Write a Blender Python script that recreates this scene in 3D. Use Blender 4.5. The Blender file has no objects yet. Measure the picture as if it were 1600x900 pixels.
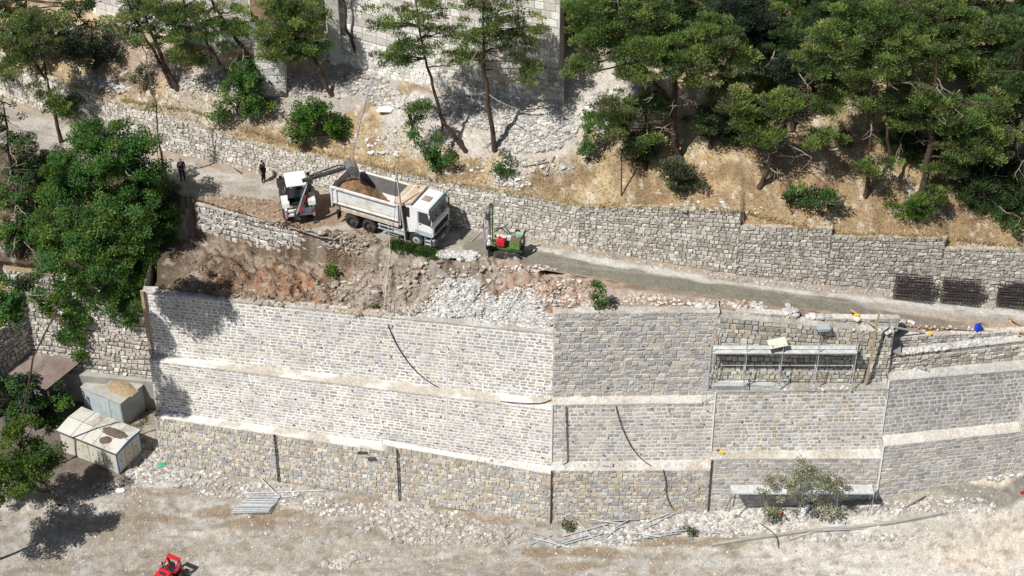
import bpy, math, random
import numpy as np
from mathutils import Vector, Matrix
from mathutils.bvhtree import BVHTree
R_=math.radians
rnd=random.Random(7); rng=np.random.default_rng(11)
S=bpy.context.scene; COL=S.collection
# ---------------- camera ----------------
F=2700.; PIT=R_(38); CAM=(0.,-100.,71.8)
cd=bpy.data.cameras.new('camera'); cam=bpy.data.objects.new('camera',cd); COL.objects.link(cam)
cam.location=CAM; cam.rotation_euler=(R_(52),0,0); cd.sensor_width=36; cd.lens=F/1600*36; cd.clip_end=600; cd.clip_start=1
S.camera=cam
# ---------------- light ----------------
SUN=Vector((.55,.46,-1)).normalized()
w=bpy.data.worlds.new('World'); S.world=w; w.use_nodes=True
nt=w.node_tree; bg=nt.nodes['Background']; sk=nt.nodes.new('ShaderNodeTexSky'); sk.sky_type='NISHITA'; sk.sun_disc=False
sk.sun_elevation=math.asin(-SUN.z); sk.sun_rotation=math.atan2(-SUN.x,-SUN.y); sk.altitude=600; sk.dust_density=1.5; sk.ozone_density=.6
nt.links.new(sk.outputs[0],bg.inputs[0]); bg.inputs[1].default_value=.05
sl=bpy.data.lights.new('sun','SUN'); sl.energy=5.0; sl.angle=R_(.53); sl.color=(1,.965,.91)
so=bpy.data.objects.new('sun',sl); COL.objects.link(so); so.rotation_euler=SUN.to_track_quat('-Z','Y').to_euler()
S.view_settings.view_transform='Standard'; S.view_settings.look='None'; S.view_settings.exposure=.16
# ---------------- projection helpers: pixel of the photograph -> point in the place ----------------
cp,sp=math.cos(PIT),math.sin(PIT)
def ray(x,y):
    u=(x-800)/F; v=(450-y)/F
    return Vector((u,cp+v*sp,-sp+v*cp))
def P(x,y,z):
    d=ray(x,y); t=(z-CAM[2])/d.z; return Vector((CAM[0]+t*d.x,CAM[1]+t*d.y,z))
def Q(x,y,Y):
    d=ray(x,y); t=(Y-CAM[1])/d.y; return Vector((t*d.x,Y,CAM[2]+t*d.z))
def proj(q):
    X,Y,Z=q[0]-CAM[0],q[1]-CAM[1],q[2]-CAM[2]; D=Y*cp-Z*sp
    return 800+F*X/D, 450-F*(Y*sp+Z*cp)/D
def up(pt,y,b=.09):
    h=0
    while h<25:
        if proj((pt[0],pt[1]+b*h,pt[2]+h))[1]<=y: break
        h+=.02
    return Vector((pt[0],pt[1]+b*h,pt[2]+h))
# ---------------- noise ----------------
def hsh(ix,iy,s):
    n=(ix.astype(np.int64)*374761393+iy.astype(np.int64)*668265263+s*974711)&0x7fffffff
    n=((n^(n>>13))*1274126177)&0x7fffffff
    return ((n^(n>>16))&0xffff)/65535.
def vn(x,y,s=0):
    x=np.asarray(x,float);y=np.asarray(y,float)
    ix=np.floor(x);iy=np.floor(y);fx=x-ix;fy=y-iy;fx=fx*fx*(3-2*fx);fy=fy*fy*(3-2*fy)
    a=hsh(ix,iy,s);b=hsh(ix+1,iy,s);c=hsh(ix,iy+1,s);d=hsh(ix+1,iy+1,s)
    return (a*(1-fx)+b*fx)*(1-fy)+(c*(1-fx)+d*fx)*fy
def fbm(x,y,s=0,o=4):
    r=0;a=.5;t=0
    for k in range(o): r=r+a*vn(np.asarray(x)*2**k,np.asarray(y)*2**k,s+k*17);t+=a;a*=.5
    return r/t
def sst(x,a,b):
    t=np.clip((x-a)/(b-a),0,1);return t*t*(3-2*t)
# ---------------- materials ----------------
MT={}
def mat(name,col=(.5,.5,.5),rough=.85,attr=False,var=.25,vs=2.,bump=0.,bs=8.,metal=0.,trans=0.,spec=.3,dirt=None,ds=1.):
    if name in MT: return MT[name]
    m=bpy.data.materials.new(name); m.use_nodes=True; n=m.node_tree.nodes; l=m.node_tree.links; b=n['Principled BSDF']
    b.inputs['Roughness'].default_value=rough; b.inputs['Metallic'].default_value=metal; b.inputs['Specular IOR Level'].default_value=spec
    tc=n.new('ShaderNodeTexCoord').outputs['Object'] if not attr else n.new('ShaderNodeNewGeometry').outputs['Position']
    if attr:
        a=n.new('ShaderNodeAttribute'); a.attribute_name='tint'; src=a.outputs['Color']
    else:
        c=n.new('ShaderNodeRGB'); c.outputs[0].default_value=(*col,1); src=c.outputs[0]
    def nz(sc,det=5,rg=.6):
        t=n.new('ShaderNodeTexNoise'); t.inputs['Scale'].default_value=sc; t.inputs['Detail'].default_value=det; t.inputs['Roughness'].default_value=rg; l.new(tc,t.inputs['Vector']); return t.outputs['Fac']
    def mp(s,a0,a1,b0,b1):
        q=n.new('ShaderNodeMapRange'); l.new(s,q.inputs[0])
        for i,v in enumerate((a0,a1,b0,b1)): q.inputs[i+1].default_value=v
        return q.outputs[0]
    f=mp(nz(vs),.25,.75,1-var,1+var)
    v=n.new('ShaderNodeVectorMath'); v.operation='SCALE'; l.new(src,v.inputs[0]); l.new(f,v.inputs['Scale']); out=v.outputs[0]
    if dirt:
        mx=n.new('ShaderNodeMix'); mx.data_type='RGBA'; l.new(mp(nz(ds,6,.7),.48,.66,0,.85),mx.inputs['Factor']); l.new(out,mx.inputs['A']); mx.inputs['B'].default_value=(*dirt,1); out=mx.outputs['Result']
    l.new(out,b.inputs['Base Color'])
    if bump:
        bp=n.new('ShaderNodeBump'); bp.inputs['Strength'].default_value=.9; bp.inputs['Distance'].default_value=bump; l.new(nz(bs,6,.7),bp.inputs['Height']); l.new(bp.outputs[0],b.inputs['Normal'])
    if trans:
        t=n.new('ShaderNodeBsdfTranslucent'); l.new(out,t.inputs['Color']); ms=n.new('ShaderNodeMixShader'); ms.inputs[0].default_value=trans
        l.new(b.outputs[0],ms.inputs[1]); l.new(t.outputs[0],ms.inputs[2]); l.new(ms.outputs[0],n['Material Output'].inputs[0])
    MT[name]=m; return m
STONE=mat('rubble_stone',attr=True,var=.22,vs=6,bump=.03,bs=9,rough=.95,spec=.1)
SOIL=mat('soil',attr=True,var=.34,vs=7,bump=.09,bs=7,rough=1,spec=.05)
FOLI=mat('foliage',attr=True,var=.15,vs=1.5,rough=.6,trans=.4,spec=.2)
BARK=mat('bark',(.075,.052,.038),var=.4,vs=6,bump=.03,bs=12,rough=1)
DEADW=mat('dead_wood',(.30,.25,.21),var=.3,vs=6,rough=1)
WOOD=mat('timber',(.45,.33,.20),var=.35,vs=5,rough=.8,bump=.005,bs=20)
STEEL=mat('galvanised_steel',(.55,.58,.60),var=.2,vs=6,rough=.45,metal=.35,spec=.5)
DECK=mat('steel_deck',(.50,.52,.52),var=.25,vs=3,rough=.6,metal=.1,dirt=(.75,.72,.66),ds=2.5)
RUSTB=mat('rebar_steel',(.055,.045,.045),var=.4,vs=7,rough=.8)
WHITE=mat('white_paint',(.72,.73,.72),rough=.35,spec=.5,var=.08,vs=2,dirt=(.50,.45,.38),ds=1.6)
CABW=mat('cab_white_paint',(.78,.79,.78),rough=.25,spec=.6,var=.05,vs=2)
BLACK=mat('black_plastic',(.022,.024,.027),rough=.5,var=.3,vs=4)
RUBBER=mat('rubber',(.035,.034,.033),rough=.9,var=.4,vs=5,dirt=(.16,.13,.10),ds=3)
DARKM=mat('dark_metal',(.06,.063,.068),rough=.5,metal=.2,var=.4,vs=3,dirt=(.16,.13,.11),ds=2)
GLASS=mat('dark_glass',(.02,.03,.035),rough=.07,spec=.9,var=.1)
GREYM=mat('bed_steel',(.20,.20,.205),rough=.7,var=.3,vs=2,dirt=(.34,.27,.21),ds=1.2)
RED=mat('red_paint',(.52,.02,.03),rough=.35,var=.15,spec=.5)
GREEN=mat('green_paint',(.05,.13,.035),rough=.5,var=.3,vs=4,dirt=(.15,.13,.09),ds=3)
BLUE=mat('blue_plastic',(.01,.06,.55),rough=.4,var=.1)
YEL=mat('yellow_paint',(.75,.5,.03),rough=.5,var=.1)
CONC=mat('concrete',(.34,.33,.305),var=.2,vs=1.2,bump=.02,bs=8,rough=.95,dirt=(.27,.25,.22),ds=.7)
KIOSK=mat('kiosk_panel',(.60,.58,.50),var=.08,vs=1,rough=.6,dirt=(.42,.38,.30),ds=1.1)
KROOF=mat('kiosk_roof',(.56,.55,.50),var=.12,vs=1,rough=.8,dirt=(.22,.18,.14),ds=.55)
KBLUE=mat('blue_trim',(.03,.16,.40),rough=.5,var=.15)
KGREY=mat('grey_panel',(.36,.40,.41),var=.1,vs=1,rough=.6,dirt=(.25,.24,.21),ds=1.3)
CORR=mat('corrugated_sheet',(.30,.24,.22),var=.35,vs=.8,rough=.75,metal=.1,dirt=(.20,.14,.10),ds=.6)
HOSE=mat('black_hose',(.03,.03,.03),rough=.6)
SKIN=mat('skin',(.45,.27,.18),rough=.6,var=.05)
NAVY=mat('navy_cloth',(.018,.022,.035),rough=.9,var=.2)
BLKC=mat('black_cloth',(.014,.014,.015),rough=.9,var=.2)
WHTC=mat('white_cloth',(.75,.75,.76),rough=.9,var=.05)
GRYC=mat('grey_cloth',(.06,.06,.07),rough=.9,var=.2)
HAIR=mat('hair',(.02,.015,.012),rough=.7)
STRAW=mat('straw',(.33,.25,.15),var=.3,vs=5,rough=1,bump=.05,bs=8)
TARP=mat('white_tarpaulin',(.75,.76,.78),var=.1,rough=.5)
# ---------------- mesh helpers ----------------
def tag(o,label=None,cat=None,group=None,kind=None):
    if label: o['label']=label
    if cat: o['category']=cat
    if group: o['group']=group
    if kind: o['kind']=kind
    return o
def empty(name,loc,rz=0,label=None,cat=None,group=None):
    o=bpy.data.objects.new(name,None); COL.objects.link(o); o.location=loc; o.rotation_euler.z=rz; o.empty_display_size=.3
    return tag(o,label,cat,group)
def link(name,me,parent=None):
    o=bpy.data.objects.new(name,me); COL.objects.link(o)
    if parent: o.parent=parent
    return o
def raw(name,V,FA,mats,parent=None,tint=None,midx=None,smooth=False):
    """V (n,3); FA: (m,k) int array or list of lists"""
    me=bpy.data.meshes.new(name); V=np.asarray(V,np.float32)
    if isinstance(FA,np.ndarray):
        m,k=FA.shape
        me.vertices.add(len(V)); me.vertices.foreach_set('co',V.ravel()); me.loops.add(m*k); me.loops.foreach_set('vertex_index',FA.ravel().astype(np.int32))
        me.polygons.add(m); me.polygons.foreach_set('loop_start',np.arange(0,m*k,k,dtype=np.int32)); 
        me.update(calc_edges=True)
    else: me.from_pydata(V.tolist(),[],FA)
    for q in (mats if isinstance(mats,(list,tuple)) else [mats]): me.materials.append(q)
    if midx is not None: me.polygons.foreach_set('material_index',np.asarray(midx,np.int32))
    if tint is not None:
        a=me.color_attributes.new('tint','FLOAT_COLOR','POINT'); c=np.ones((len(V),4),np.float32); c[:,:3]=np.clip(tint,0,1); a.data.foreach_set('color',c.ravel())
    me.polygons.foreach_set('use_smooth',np.full(len(me.polygons),bool(smooth)))
    me.validate(); me.update()
    return link(name,me,parent)
class MB:
    def __init__(s): s.v=[];s.f=[]
    def add(s,v,f):
        b=len(s.v); s.v+=[tuple(q) for q in v]; s.f+=[[b+i for i in q] for q in f]; return s
    def box(s,c,d,rz=0,M=None,tx=1,ty=1):
        v=[]
        for z in (-.5,.5):
            kx,ky=(tx,ty) if z>0 else (1,1)
            for x,y in ((-.5,-.5),(.5,-.5),(.5,.5),(-.5,.5)): v.append(Vector((x*d[0]*kx,y*d[1]*ky,z*d[2])))
        m=M or Matrix.Rotation(rz,3,'Z')
        return s.add([m@q+Vector(c) for q in v],[(0,3,2,1),(4,5,6,7),(0,1,5,4),(1,2,6,5),(2,3,7,6),(3,0,4,7)])
    def prism(s,prof,y0,y1,axis='y'):
        n=len(prof); f=lambda a,b,t:(a,t,b) if axis=='y' else ((t,a,b) if axis=='x' else (a,b,t))
        v=[f(a,b,y0) for a,b in prof]+[f(a,b,y1) for a,b in prof]
        return s.add(v,[list(range(n))[::-1],list(range(n,2*n))]+[[i,(i+1)%n,n+(i+1)%n,n+i] for i in range(n)])
    def tube(s,pts,r,n=8,cap=True):
        pts=[Vector(p) for p in pts]; rs=r if isinstance(r,(list,tuple)) else [r]*len(pts); v=[];f=[]
        for i,p in enumerate(pts):
            d=(pts[min(i+1,len(pts)-1)]-pts[max(i-1,0)]).normalized()
            a=d.cross(Vector((0,0,1)) if abs(d.z)<.9 else Vector((1,0,0))).normalized(); b=d.cross(a)
            for k in range(n):
                t=2*math.pi*k/n; v.append(p+(a*math.cos(t)+b*math.sin(t))*rs[i])
        for i in range(len(pts)-1):
            for k in range(n): f.append([i*n+k,i*n+(k+1)%n,(i+1)*n+(k+1)%n,(i+1)*n+k])
        if cap: f+= [list(range(n))[::-1],list(range((len(pts)-1)*n,len(pts)*n))]
        return s.add(v,f)
    def beam(s,a,b,w,h):
        a,b=Vector(a),Vector(b); d=b-a; L=d.length; x=d/L; y=x.cross(Vector((0,0,1)))
        if y.length<.05: y=Vector((0,1,0)).cross(x)
        y.normalize(); z=x.cross(y); M=Matrix((x,y,z)).transposed()
        return s.box((a+b)/2,(L,w,h),M=M)
    def ball(s,c,r,n=8,m=6,jit=0):
        v=[];f=[];rr=r if isinstance(r,(tuple,list)) else (r,r,r)
        for i in range(m+1):
            th=math.pi*i/m
            for k in range(n):
                t=2*math.pi*k/n; j=1+jit*(rnd.random()-.5); v.append((c[0]+rr[0]*math.sin(th)*math.cos(t)*j,c[1]+rr[1]*math.sin(th)*math.sin(t)*j,c[2]+rr[2]*math.cos(th)*j))
        for i in range(m):
            for k in range(n): f.append([i*n+k,i*n+(k+1)%n,(i+1)*n+(k+1)%n,(i+1)*n+k][::-1])
        return s.add(v,f)
    def build(s,name,m,parent=None,bev=0,smooth=False):
        me=bpy.data.meshes.new(name); me.from_pydata(s.v,[],s.f); me.materials.append(m); me.validate(); me.update()
        o=link(name,me,parent)
        if smooth: me.polygons.foreach_set('use_smooth',np.ones(len(me.polygons),bool))
        if bev:
            b=o.modifiers.new('bevel','BEVEL'); b.width=bev; b.segments=2; b.limit_method='ANGLE'
        return o
def copy_tree(o,parent=None):
    c=o.copy(); COL.objects.link(c); c.parent=parent
    for ch in list(o.children): copy_tree(ch,c)
    return c
# ---------------- stone walls ----------------
PAL_W=[(.52,.49,.46),(.45,.43,.41),(.58,.53,.47),(.40,.38,.37),(.54,.48,.36),(.62,.58,.54),(.44,.44,.44)]   # pointed wall
PAL_P=[(.50,.48,.455),(.44,.42,.40),(.56,.52,.465),(.38,.37,.36),(.53,.475,.38),(.60,.57,.53),(.46,.46,.46),(.41,.38,.36)]
PAL_T=[(.50,.46,.38),(.44,.42,.40),(.56,.49,.38),(.58,.56,.52),(.38,.36,.34),(.45,.385,.30),(.60,.57,.50),(.40,.40,.42)]   # ochre lowest tier
PAL_G=[(.46,.44,.42),(.41,.395,.38),(.51,.48,.445),(.36,.345,.335),(.54,.50,.44),(.44,.44,.44),(.49,.45,.38)]  # grey
PAL_O=[(.50,.47,.41),(.44,.41,.36),(.56,.53,.47),(.34,.32,.29),(.60,.57,.51),(.40,.36,.30),(.46,.44,.41)]   # old road wall
PAL_C=[(.72,.70,.66),(.66,.63,.58),(.76,.74,.70),(.58,.55,.50)]
def facing(name,bl,br,tl,tr,course=.33,w=(.3,.6),gap=.05,relief=.05,pal=PAL_W,mortar=(.66,.64,.60),irr=.25,parent=None,top=None,seed=0,wav=.12,patch=None,chroma=1.):
    """coursed rubble: every stone is a raised chamfered block on a mortar bed"""
    bl,br,tl,tr=[np.array(q,float) for q in (bl,br,tl,tr)]
    r=np.random.default_rng(seed+5); L=(np.linalg.norm(br-bl)+np.linalg.norm(tr-tl))/2; H=(np.linalg.norm(tl-bl)+np.linalg.norm(tr-br))/2
    nrm=np.cross(br-bl,tl-bl); nrm/=np.linalg.norm(nrm)
    nc=max(1,int(round(H/course))); hs=r.uniform(1-irr*.6,1+irr*.6,nc); vs=np.concatenate([[0],np.cumsum(hs)]); vs/=vs[-1]
    pt=lambda s,v:(bl*(1-s)+br*s)*(1-v)+(tl*(1-s)+tr*s)*v
    V=[];T=[];K=[]
    for c in range(nc):
        s=-r.uniform(0,w[1]) if c else 0.
        while s<L:
            ww=r.uniform(*w); s0,s1=max(s,0)/L,min(s+ww,L)/L; s+=ww
            if (s1-s0)*L<.12: continue
            v0,v1=vs[c],vs[c+1]; sm=(s0+s1)/2
            if top is not None and v1>top(sm)+.01: continue
            wob=wav*(vn(sm*L*.35,c*.5,seed)-.5)*course/H*2
            g=gap/2*r.uniform(.6,1.5); gs,gv=g/L,g/H; q=[]
            for (a,b) in ((s0+gs,v0+gv),(s1-gs,v0+gv),(s1-gs,v1-gv),(s0+gs,v1-gv)):
                q.append((a+r.normal(0,irr*.07)/L,b+wob+r.normal(0,irr*.055)/H))
            ctr=(sum(x[0] for x in q)/4,sum(x[1] for x in q)/4); d=relief*r.uniform(.35,1.5); tlt=r.normal(0,relief*.28,4); ins=r.uniform(.06,.18)
            for a,b in q: V.append(pt(a,b)-nrm*.01)
            for i,(a,b) in enumerate(q):
                a2=a+(ctr[0]-a)*ins*(.5*course/max(.2,(s1-s0)*L)+.35); b2=b+(ctr[1]-b)*ins*1.2; V.append(pt(a2,b2)+nrm*max(.008,d+tlt[i]))
            col=np.array(pal[r.integers(len(pal))])*r.uniform(.82,1.14)
            if patch is not None: col=patch(pt(*ctr),col,r)
            T+= [col*.97]*4+[col]*4; b0=len(V)-8
            K+=[[b0+4,b0+5,b0+6,b0+7],[b0,b0+1,b0+5,b0+4],[b0+1,b0+2,b0+6,b0+5],[b0+2,b0+3,b0+7,b0+6],[b0+3,b0,b0+4,b0+7]]
    n0=len(V); nu,nv=max(2,int(L/.5)),max(2,int(H/.5))
    for j in range(nv+1):
        for i in range(nu+1):
            s,v=i/nu,j/nv
            if top is not None: v=min(v,top(s))
            p=pt(s,v); V.append(p); k=.82+.36*vn(p[0]*.8,p[2]*.8+p[1],seed+3); c=np.array(mortar)*k
            T.append(c)
    for j in range(nv):
        for i in range(nu): a=n0+j*(nu+1)+i; K.append([a,a+1,a+nu+2,a+nu+1])
    return raw(name,np.array(V),np.array(K,np.int64),STONE,parent,np.array(T))
def weep(bl,br,tl,tr,parent,nx,nz,seed=0):
    r=random.Random(seed); bl,br,tl,tr=[Vector(q) for q in (bl,br,tl,tr)]; n=(br-bl).cross(tl-bl).normalized()
    me=None
    for j in range(nz):
        for i in range(nx):
            s=(i+.5+.3*(j%2)+r.uniform(-.3,.3))/nx; v=(j+.55+r.uniform(-.14,.14))/nz
            if r.random()<.18: continue
            if s>.985: continue
            p=(bl.lerp(br,s)).lerp(tl.lerp(tr,s),v)
            if me is None:
                o=MB().tube([(0,0.0,0),(0,-.07,-.004)],.052,8).build('weep_hole',BLACK,parent); me=o.data
            else: o=link('weep_hole',me,parent)
            o.location=p-n*.02
def strip(name,front,back,m,parent=None,col=(.70,.68,.64),rough=.04,lip=.06,seed=0,dirtc=(.45,.42,.36),da=.6,n=None,back_rise=0.):
    """top of a terrace: rough mortar bed from the front edge to the foot of the tier above"""
    f0,f1=Vector(front[0]),Vector(front[1]); b0,b1=Vector(back[0]),Vector(back[1]); L=(f1-f0).length; nu=max(2,int(L/.2)); nv=7
    V=[];K=[];T=[]
    for i in range(nu+1):
        s=i/nu; f=f0.lerp(f1,s); b=b0.lerp(b1,s)
        for j in range(nv+1):
            t=j/nv; p=f.lerp(b,t); z=rough*(fbm(p.x*2.2,p.y*2.2+seed,seed,4)-.5)*2+lip*.5+back_rise*t
            if j==0: p=p+Vector((0,-.05,0)); z=-.05
            elif j==1: p=f.lerp(b,.03)+Vector((0,-.045,0)); z=lip*.4+z*.3
            V.append((p.x,p.y,p.z+z)); d=float(sst(fbm(p.x*.5,p.y*.9,seed+9,4),.46,.62))*da
            k=.88+.24*float(vn(p.x*5,p.y*5,seed)); T.append([(col[q]*(1-d)+dirtc[q]*d)*k for q in range(3)])
    for i in range(nu):
        for j in range(nv): a=i*(nv+1)+j; K.append([a,a+nv+1,a+nv+2,a+1])
    return raw(name,np.array(V),np.array(K),SOIL if m is None else m,parent,np.array(T))
# ---------------- terrain sheets ----------------
GROUNDS=[]
def rowat(row,xs):
    a=np.array(row,float); return np.interp(xs,a[:,0],a[:,1]),np.interp(xs,a[:,0],a[:,2])
def sheet(name,rows,x0,x1,nx,nts,amp,colf,label=None,seed=0,smoothstep=False,ampf=None,kind='structure',freq=1.):
    xs=np.linspace(x0,x1,nx); W=[]
    for r in rows:
        py,z=rowat(r,xs); W.append(np.array([P(a,b,c)[:] for a,b,c in zip(xs,py,z)]))
    pts=[]
    for k in range(len(W)-1):
        for j in range(nts[k]):
            t=j/nts[k]; 
            if smoothstep: tt=t
            else: tt=t
            pts.append(W[k]*(1-tt)+W[k+1]*tt)
    pts.append(W[-1]); G_=np.array(pts)                # rows x cols x 3
    X,Y=G_[...,0],G_[...,1]; A=amp if ampf is None else amp*ampf(X,Y)
    G_[...,2]+=A*((fbm(X*.35*freq,Y*.35*freq,seed,3)-.5)*1.6+(fbm(X*1.6*freq,Y*1.6*freq,seed+5,4)-.5)*.9+(.35*(np.abs(fbm(X*2.1,Y*2.1,seed+9,3)-.5)*-2+.3) if seed==60 else 0))
    nr,ncl=X.shape; V=G_.reshape(-1,3); a=(np.arange(nr-1)[:,None]*ncl+np.arange(ncl-1)[None,:]).ravel()
    K=np.stack([a,a+1,a+ncl+1,a+ncl],1)
    if (V[K[0][1]]-V[K[0][0]])[0]*(V[K[0][3]]-V[K[0][0]])[1]<0: K=K[:,::-1]
    tint=colf(V[:,0],V[:,1],V[:,2]); o=raw(name,V,K.copy(),SOIL,None,tint,smooth=True); tag(o,kind=kind)
    if label: o['label']=label
    GROUNDS.append((V,K)); return o
def mixc(c,d,t): return c*(1-t[:,None])+np.array(d)*t[:,None]
def blob(X,Y,px,py,z,rx,ry,s=0,rot=0.,soft=.55):
    p=P(px,py,z+(zr(px) if 390<py<560 and px>905 and -3<z<1 else 0)); dx,dy=X-p.x,Y-p.y; c_,s_=math.cos(rot),math.sin(rot); dx,dy=dx*c_+dy*s_,-dx*s_+dy*c_
    d=np.sqrt((dx/rx)**2+(dy/ry)**2)+(fbm(X*.9,Y*.9,s+31,4)-.5)*1.3
    return 1-sst(d,1-soft*.5,1+soft*.5)
def line_mask(X,Y,pts,wd,s=0,nz=1.2):
    best=np.full(X.shape,1e9)
    for (a,b) in zip(pts[:-1],pts[1:]):
        ax,ay,bx,by=a[0],a[1],b[0],b[1]; t=np.clip(((X-ax)*(bx-ax)+(Y-ay)*(by-ay))/((bx-ax)**2+(by-ay)**2),0,1)
        best=np.minimum(best,np.hypot(X-ax-t*(bx-ax),Y-ay-t*(by-ay)))
    d=best/wd+(fbm(X*.7,Y*1.1,s,4)-.5)*nz
    return 1-sst(d,.7,1.15)
# rear (road) wall geometry first: base on z=0, top measured upward
RW=[('A',-90,112,95,46),('A2',80,178,190,200),]
RB=[(-110,108),(80,178),(190,214),(260,236),(400,268),(560,312),(700,352),(905,386)]   # foot of the road wall
RT=[(-110,52),(80,122),(190,160),(300,176),(440,224),(560,256),(690,286),(905,324)]    # its top
RB2=[(905,386),(1150,430)];RT2=[(905,322),(1150,331)]
RB3=[(1150,430),(1290,446)];RT3=[(1150,354),(1290,357)]
RB3b=[(1290,446),(1464,462)];RT3b=[(1290,369),(1464,373)]
RB4=[(1464,462),(1720,488)];RT4=[(1464,388),(1720,393)]
def zr(px): return float(np.interp(px,[-110,260,500,700,905,1113,1250,1370,1464,1600,1720],[1.5,.7,.2,0,-.45,-1.0,-1.7,-2.5,-3.2,-4.2,-4.8]))
def rwpts(B,T): 
    b=[P(x,y,zr(x)) for x,y in B]; t=[up(p,T[i][1],.07) for i,p in enumerate(b)]; return b,t
WALLS=[rwpts(*q) for q in ((RB,RT),(RB2,RT2),(RB3,RT3),(RB3b,RT3b),(RB4,RT4))]
# ---------- hillside ----------
straw=(.47,.34,.17)
def hillcol(X,Y,Z):
    n=len(X); c=np.tile(np.array((.33,.25,.15)),(n,1))
    c=mixc(c,(.43,.335,.20),sst(fbm(X*.5,Y*.5,3),.42,.6)); c=mixc(c,(.22,.15,.09),sst(fbm(X*.8,Y*.8,8),.55,.68)*.8)
    c=mixc(c,(.45,.41,.36),blob(X,Y,840,215,5,7,3.2,1)); c=mixc(c,(.45,.42,.38),blob(X,Y,660,175,6.3,3.5,1.8,2)); c=mixc(c,(.36,.33,.30),blob(X,Y,520,135,6.4,5,1.8,3))
    c=mixc(c,(.42,.33,.24),blob(X,Y,480,95,7,4,1.2,4)); c=mixc(c,(.33,.25,.19),blob(X,Y,230,110,5,3.5,3.,5)); c=mixc(c,(.48,.45,.40),blob(X,Y,330,135,6,4,2,6)*.7)
    c=mixc(c,(.46,.42,.37),blob(X,Y,955,165,7.3,2.6,2,7)); c=mixc(c,(.30,.19,.11),blob(X,Y,1400,250,7,14,3,9)*.5)
    c=mixc(c,(.60,.57,.50),sst(fbm(X*2.6,Y*2.6,15,3),.64,.72)*.6)
    return c*(.8+.4*fbm(X*3,Y*3,12,3))[:,None]
tr=[]
for (b,t),T in zip(WALLS,(RT,RT2,RT3,RT3b,RT4)):
    for q,(px,_) in zip(t,T):
        a=proj((q.x,q.y+.15,q.z-.12)); tr.append((a[0],a[1],q.z-.12))
rA=tr; rA0=[(x,y+14,z-.9) for x,y,z in tr]
rB=[(-110,12,6.2),(100,48,6.5),(330,98,7.2),(500,98,7.2),(560,108,7.1),(690,150,7.0),(870,182,7.0),(905,172,7.3),(1000,170,8.2),(1150,165,8.6),(1300,172,8.2),(1450,180,7.7),(1600,188,7.2),(1720,190,7.0)]
rM=[]
for x in range(-110,1721,60):
    ya,za=rowat(rA,[x]);yb,zb=rowat(rB,[x]); rM.append((x,.55*ya[0]+.45*yb[0],.55*za[0]+.45*zb[0]+.15))
rC=[(-110,-110,9),(330,-60,9),(860,60,10.6),(900,40,11),(1000,-10,13.2),(1720,0,12)]
rD=[(-110,-300,13),(860,-200,16),(1000,-260,20),(1720,-260,18.5)]
sheet('hillside',[rA0,rA,rM,rB,rC,rD],-110,1720,460,[2,26,26,30,20],.30,hillcol,'dry grass hillside above the road wall',seed=40)
# ---------- road ----------
redge=[(-110,205,0),(100,240,0),(250,294,0),(300,310,0),(420,345,0),(500,371,0),(620,384,0),(700,402,0),(780,409,0),(900,431,0),(1000,447,0),(1150,470,0),(1350,499,0),(1600,524,0),(1720,535,0)]
redge=[(x,y,zr(x)) for x,y,z in redge]
rback=[(x,y-7,zr(x)) for x,y in RB+RB2[1:]+RB3[1:]+RB3b[1:]+RB4[1:]]
rc=lambda pts:[P(x,y,zr(x))[:2] for x,y in pts]
def roadcol(X,Y,Z):
    n=len(X); c=np.tile(np.array((.37,.34,.295)),(n,1))
    c=mixc(c,(.45,.42,.375),sst(fbm(X*.25,Y*.9,21),.45,.6))
    c=mixc(c,(.40,.31,.23),line_mask(X,Y,rc([(700,398),(900,427),(1150,464),(1350,492),(1600,518),(1720,530)]),.75,4)*.8)
    c=mixc(c,(.20,.19,.155),line_mask(X,Y,rc([(745,385),(830,404),(980,432),(1180,462),(1330,480)]),.95,5,.7)*.95)
    c=mixc(c,(.22,.20,.165),line_mask(X,Y,rc([(1330,484),(1400,494),(1500,508)]),.45,6,.9)*.9)
    c=mixc(c,(.20,.19,.155),line_mask(X,Y,rc([(735,372),(800,382),(870,395)]),.8,7,.9)*.7)
    c=mixc(c,(.58,.56,.52),line_mask(X,Y,rc([(830,385),(950,408),(1100,432),(1300,458),(1600,490)]),.55,8,1.1)*.8)
    c=mixc(c,(.36,.30,.23),line_mask(X,Y,rc([(x,y+2) for x,y in RB+RB2[1:]+RB3[1:]+RB3b[1:]+RB4[1:]]),.7,9)*.8)
    c=mixc(c,(.33,.24,.17),blob(X,Y,400,325,.3,3.2,1.0,19)); c=mixc(c,(.32,.225,.155),blob(X,Y,480,345,0,4.5,1.2,10)); c=mixc(c,(.30,.21,.15),blob(X,Y,530,330,0,2.2,1.5,11))
    t=line_mask(X,Y,rc([(900,415),(1300,470),(1600,505)]),.14,12,.3); c=mixc(c,(.34,.32,.28),t*.5)
    c=mixc(c,(.27,.24,.20),sst(fbm(X*.8,Y*1.6,23),.56,.68)*.55)
    return c*(.8+.4*fbm(X*2.5,Y*2.5,12,4))[:,None]
sheet('road',[redge,rback],-110,1720,520,[34],.05,roadcol,seed=50)
def chain(px,yb,zb,seq):
    """seq of (top y, foot-of-next y): returns list of (bottom, top) points from the lowest tier up"""
    b=P(px,yb,zb); out=[]
    for top,back in seq:
        t=up(b,top); out.append((b,t))
        if back is None: break
        b=P(proj(t)[0],back,t.z); b.x=t.x; b=Vector((t.x,b.y,t.z))
    return out
L0=chain(252,723,-17,[(651,641),(563,553),(456,None)]); L1=chain(861,818,-17,[(743,729),(640,624),(521,None)])
M0=chain(861.6,817,-17,[(735,722),(632,620),(490,None)]); M1=chain(1105,815,-17,[(734,718),(629,617),(488,None)])
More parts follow.
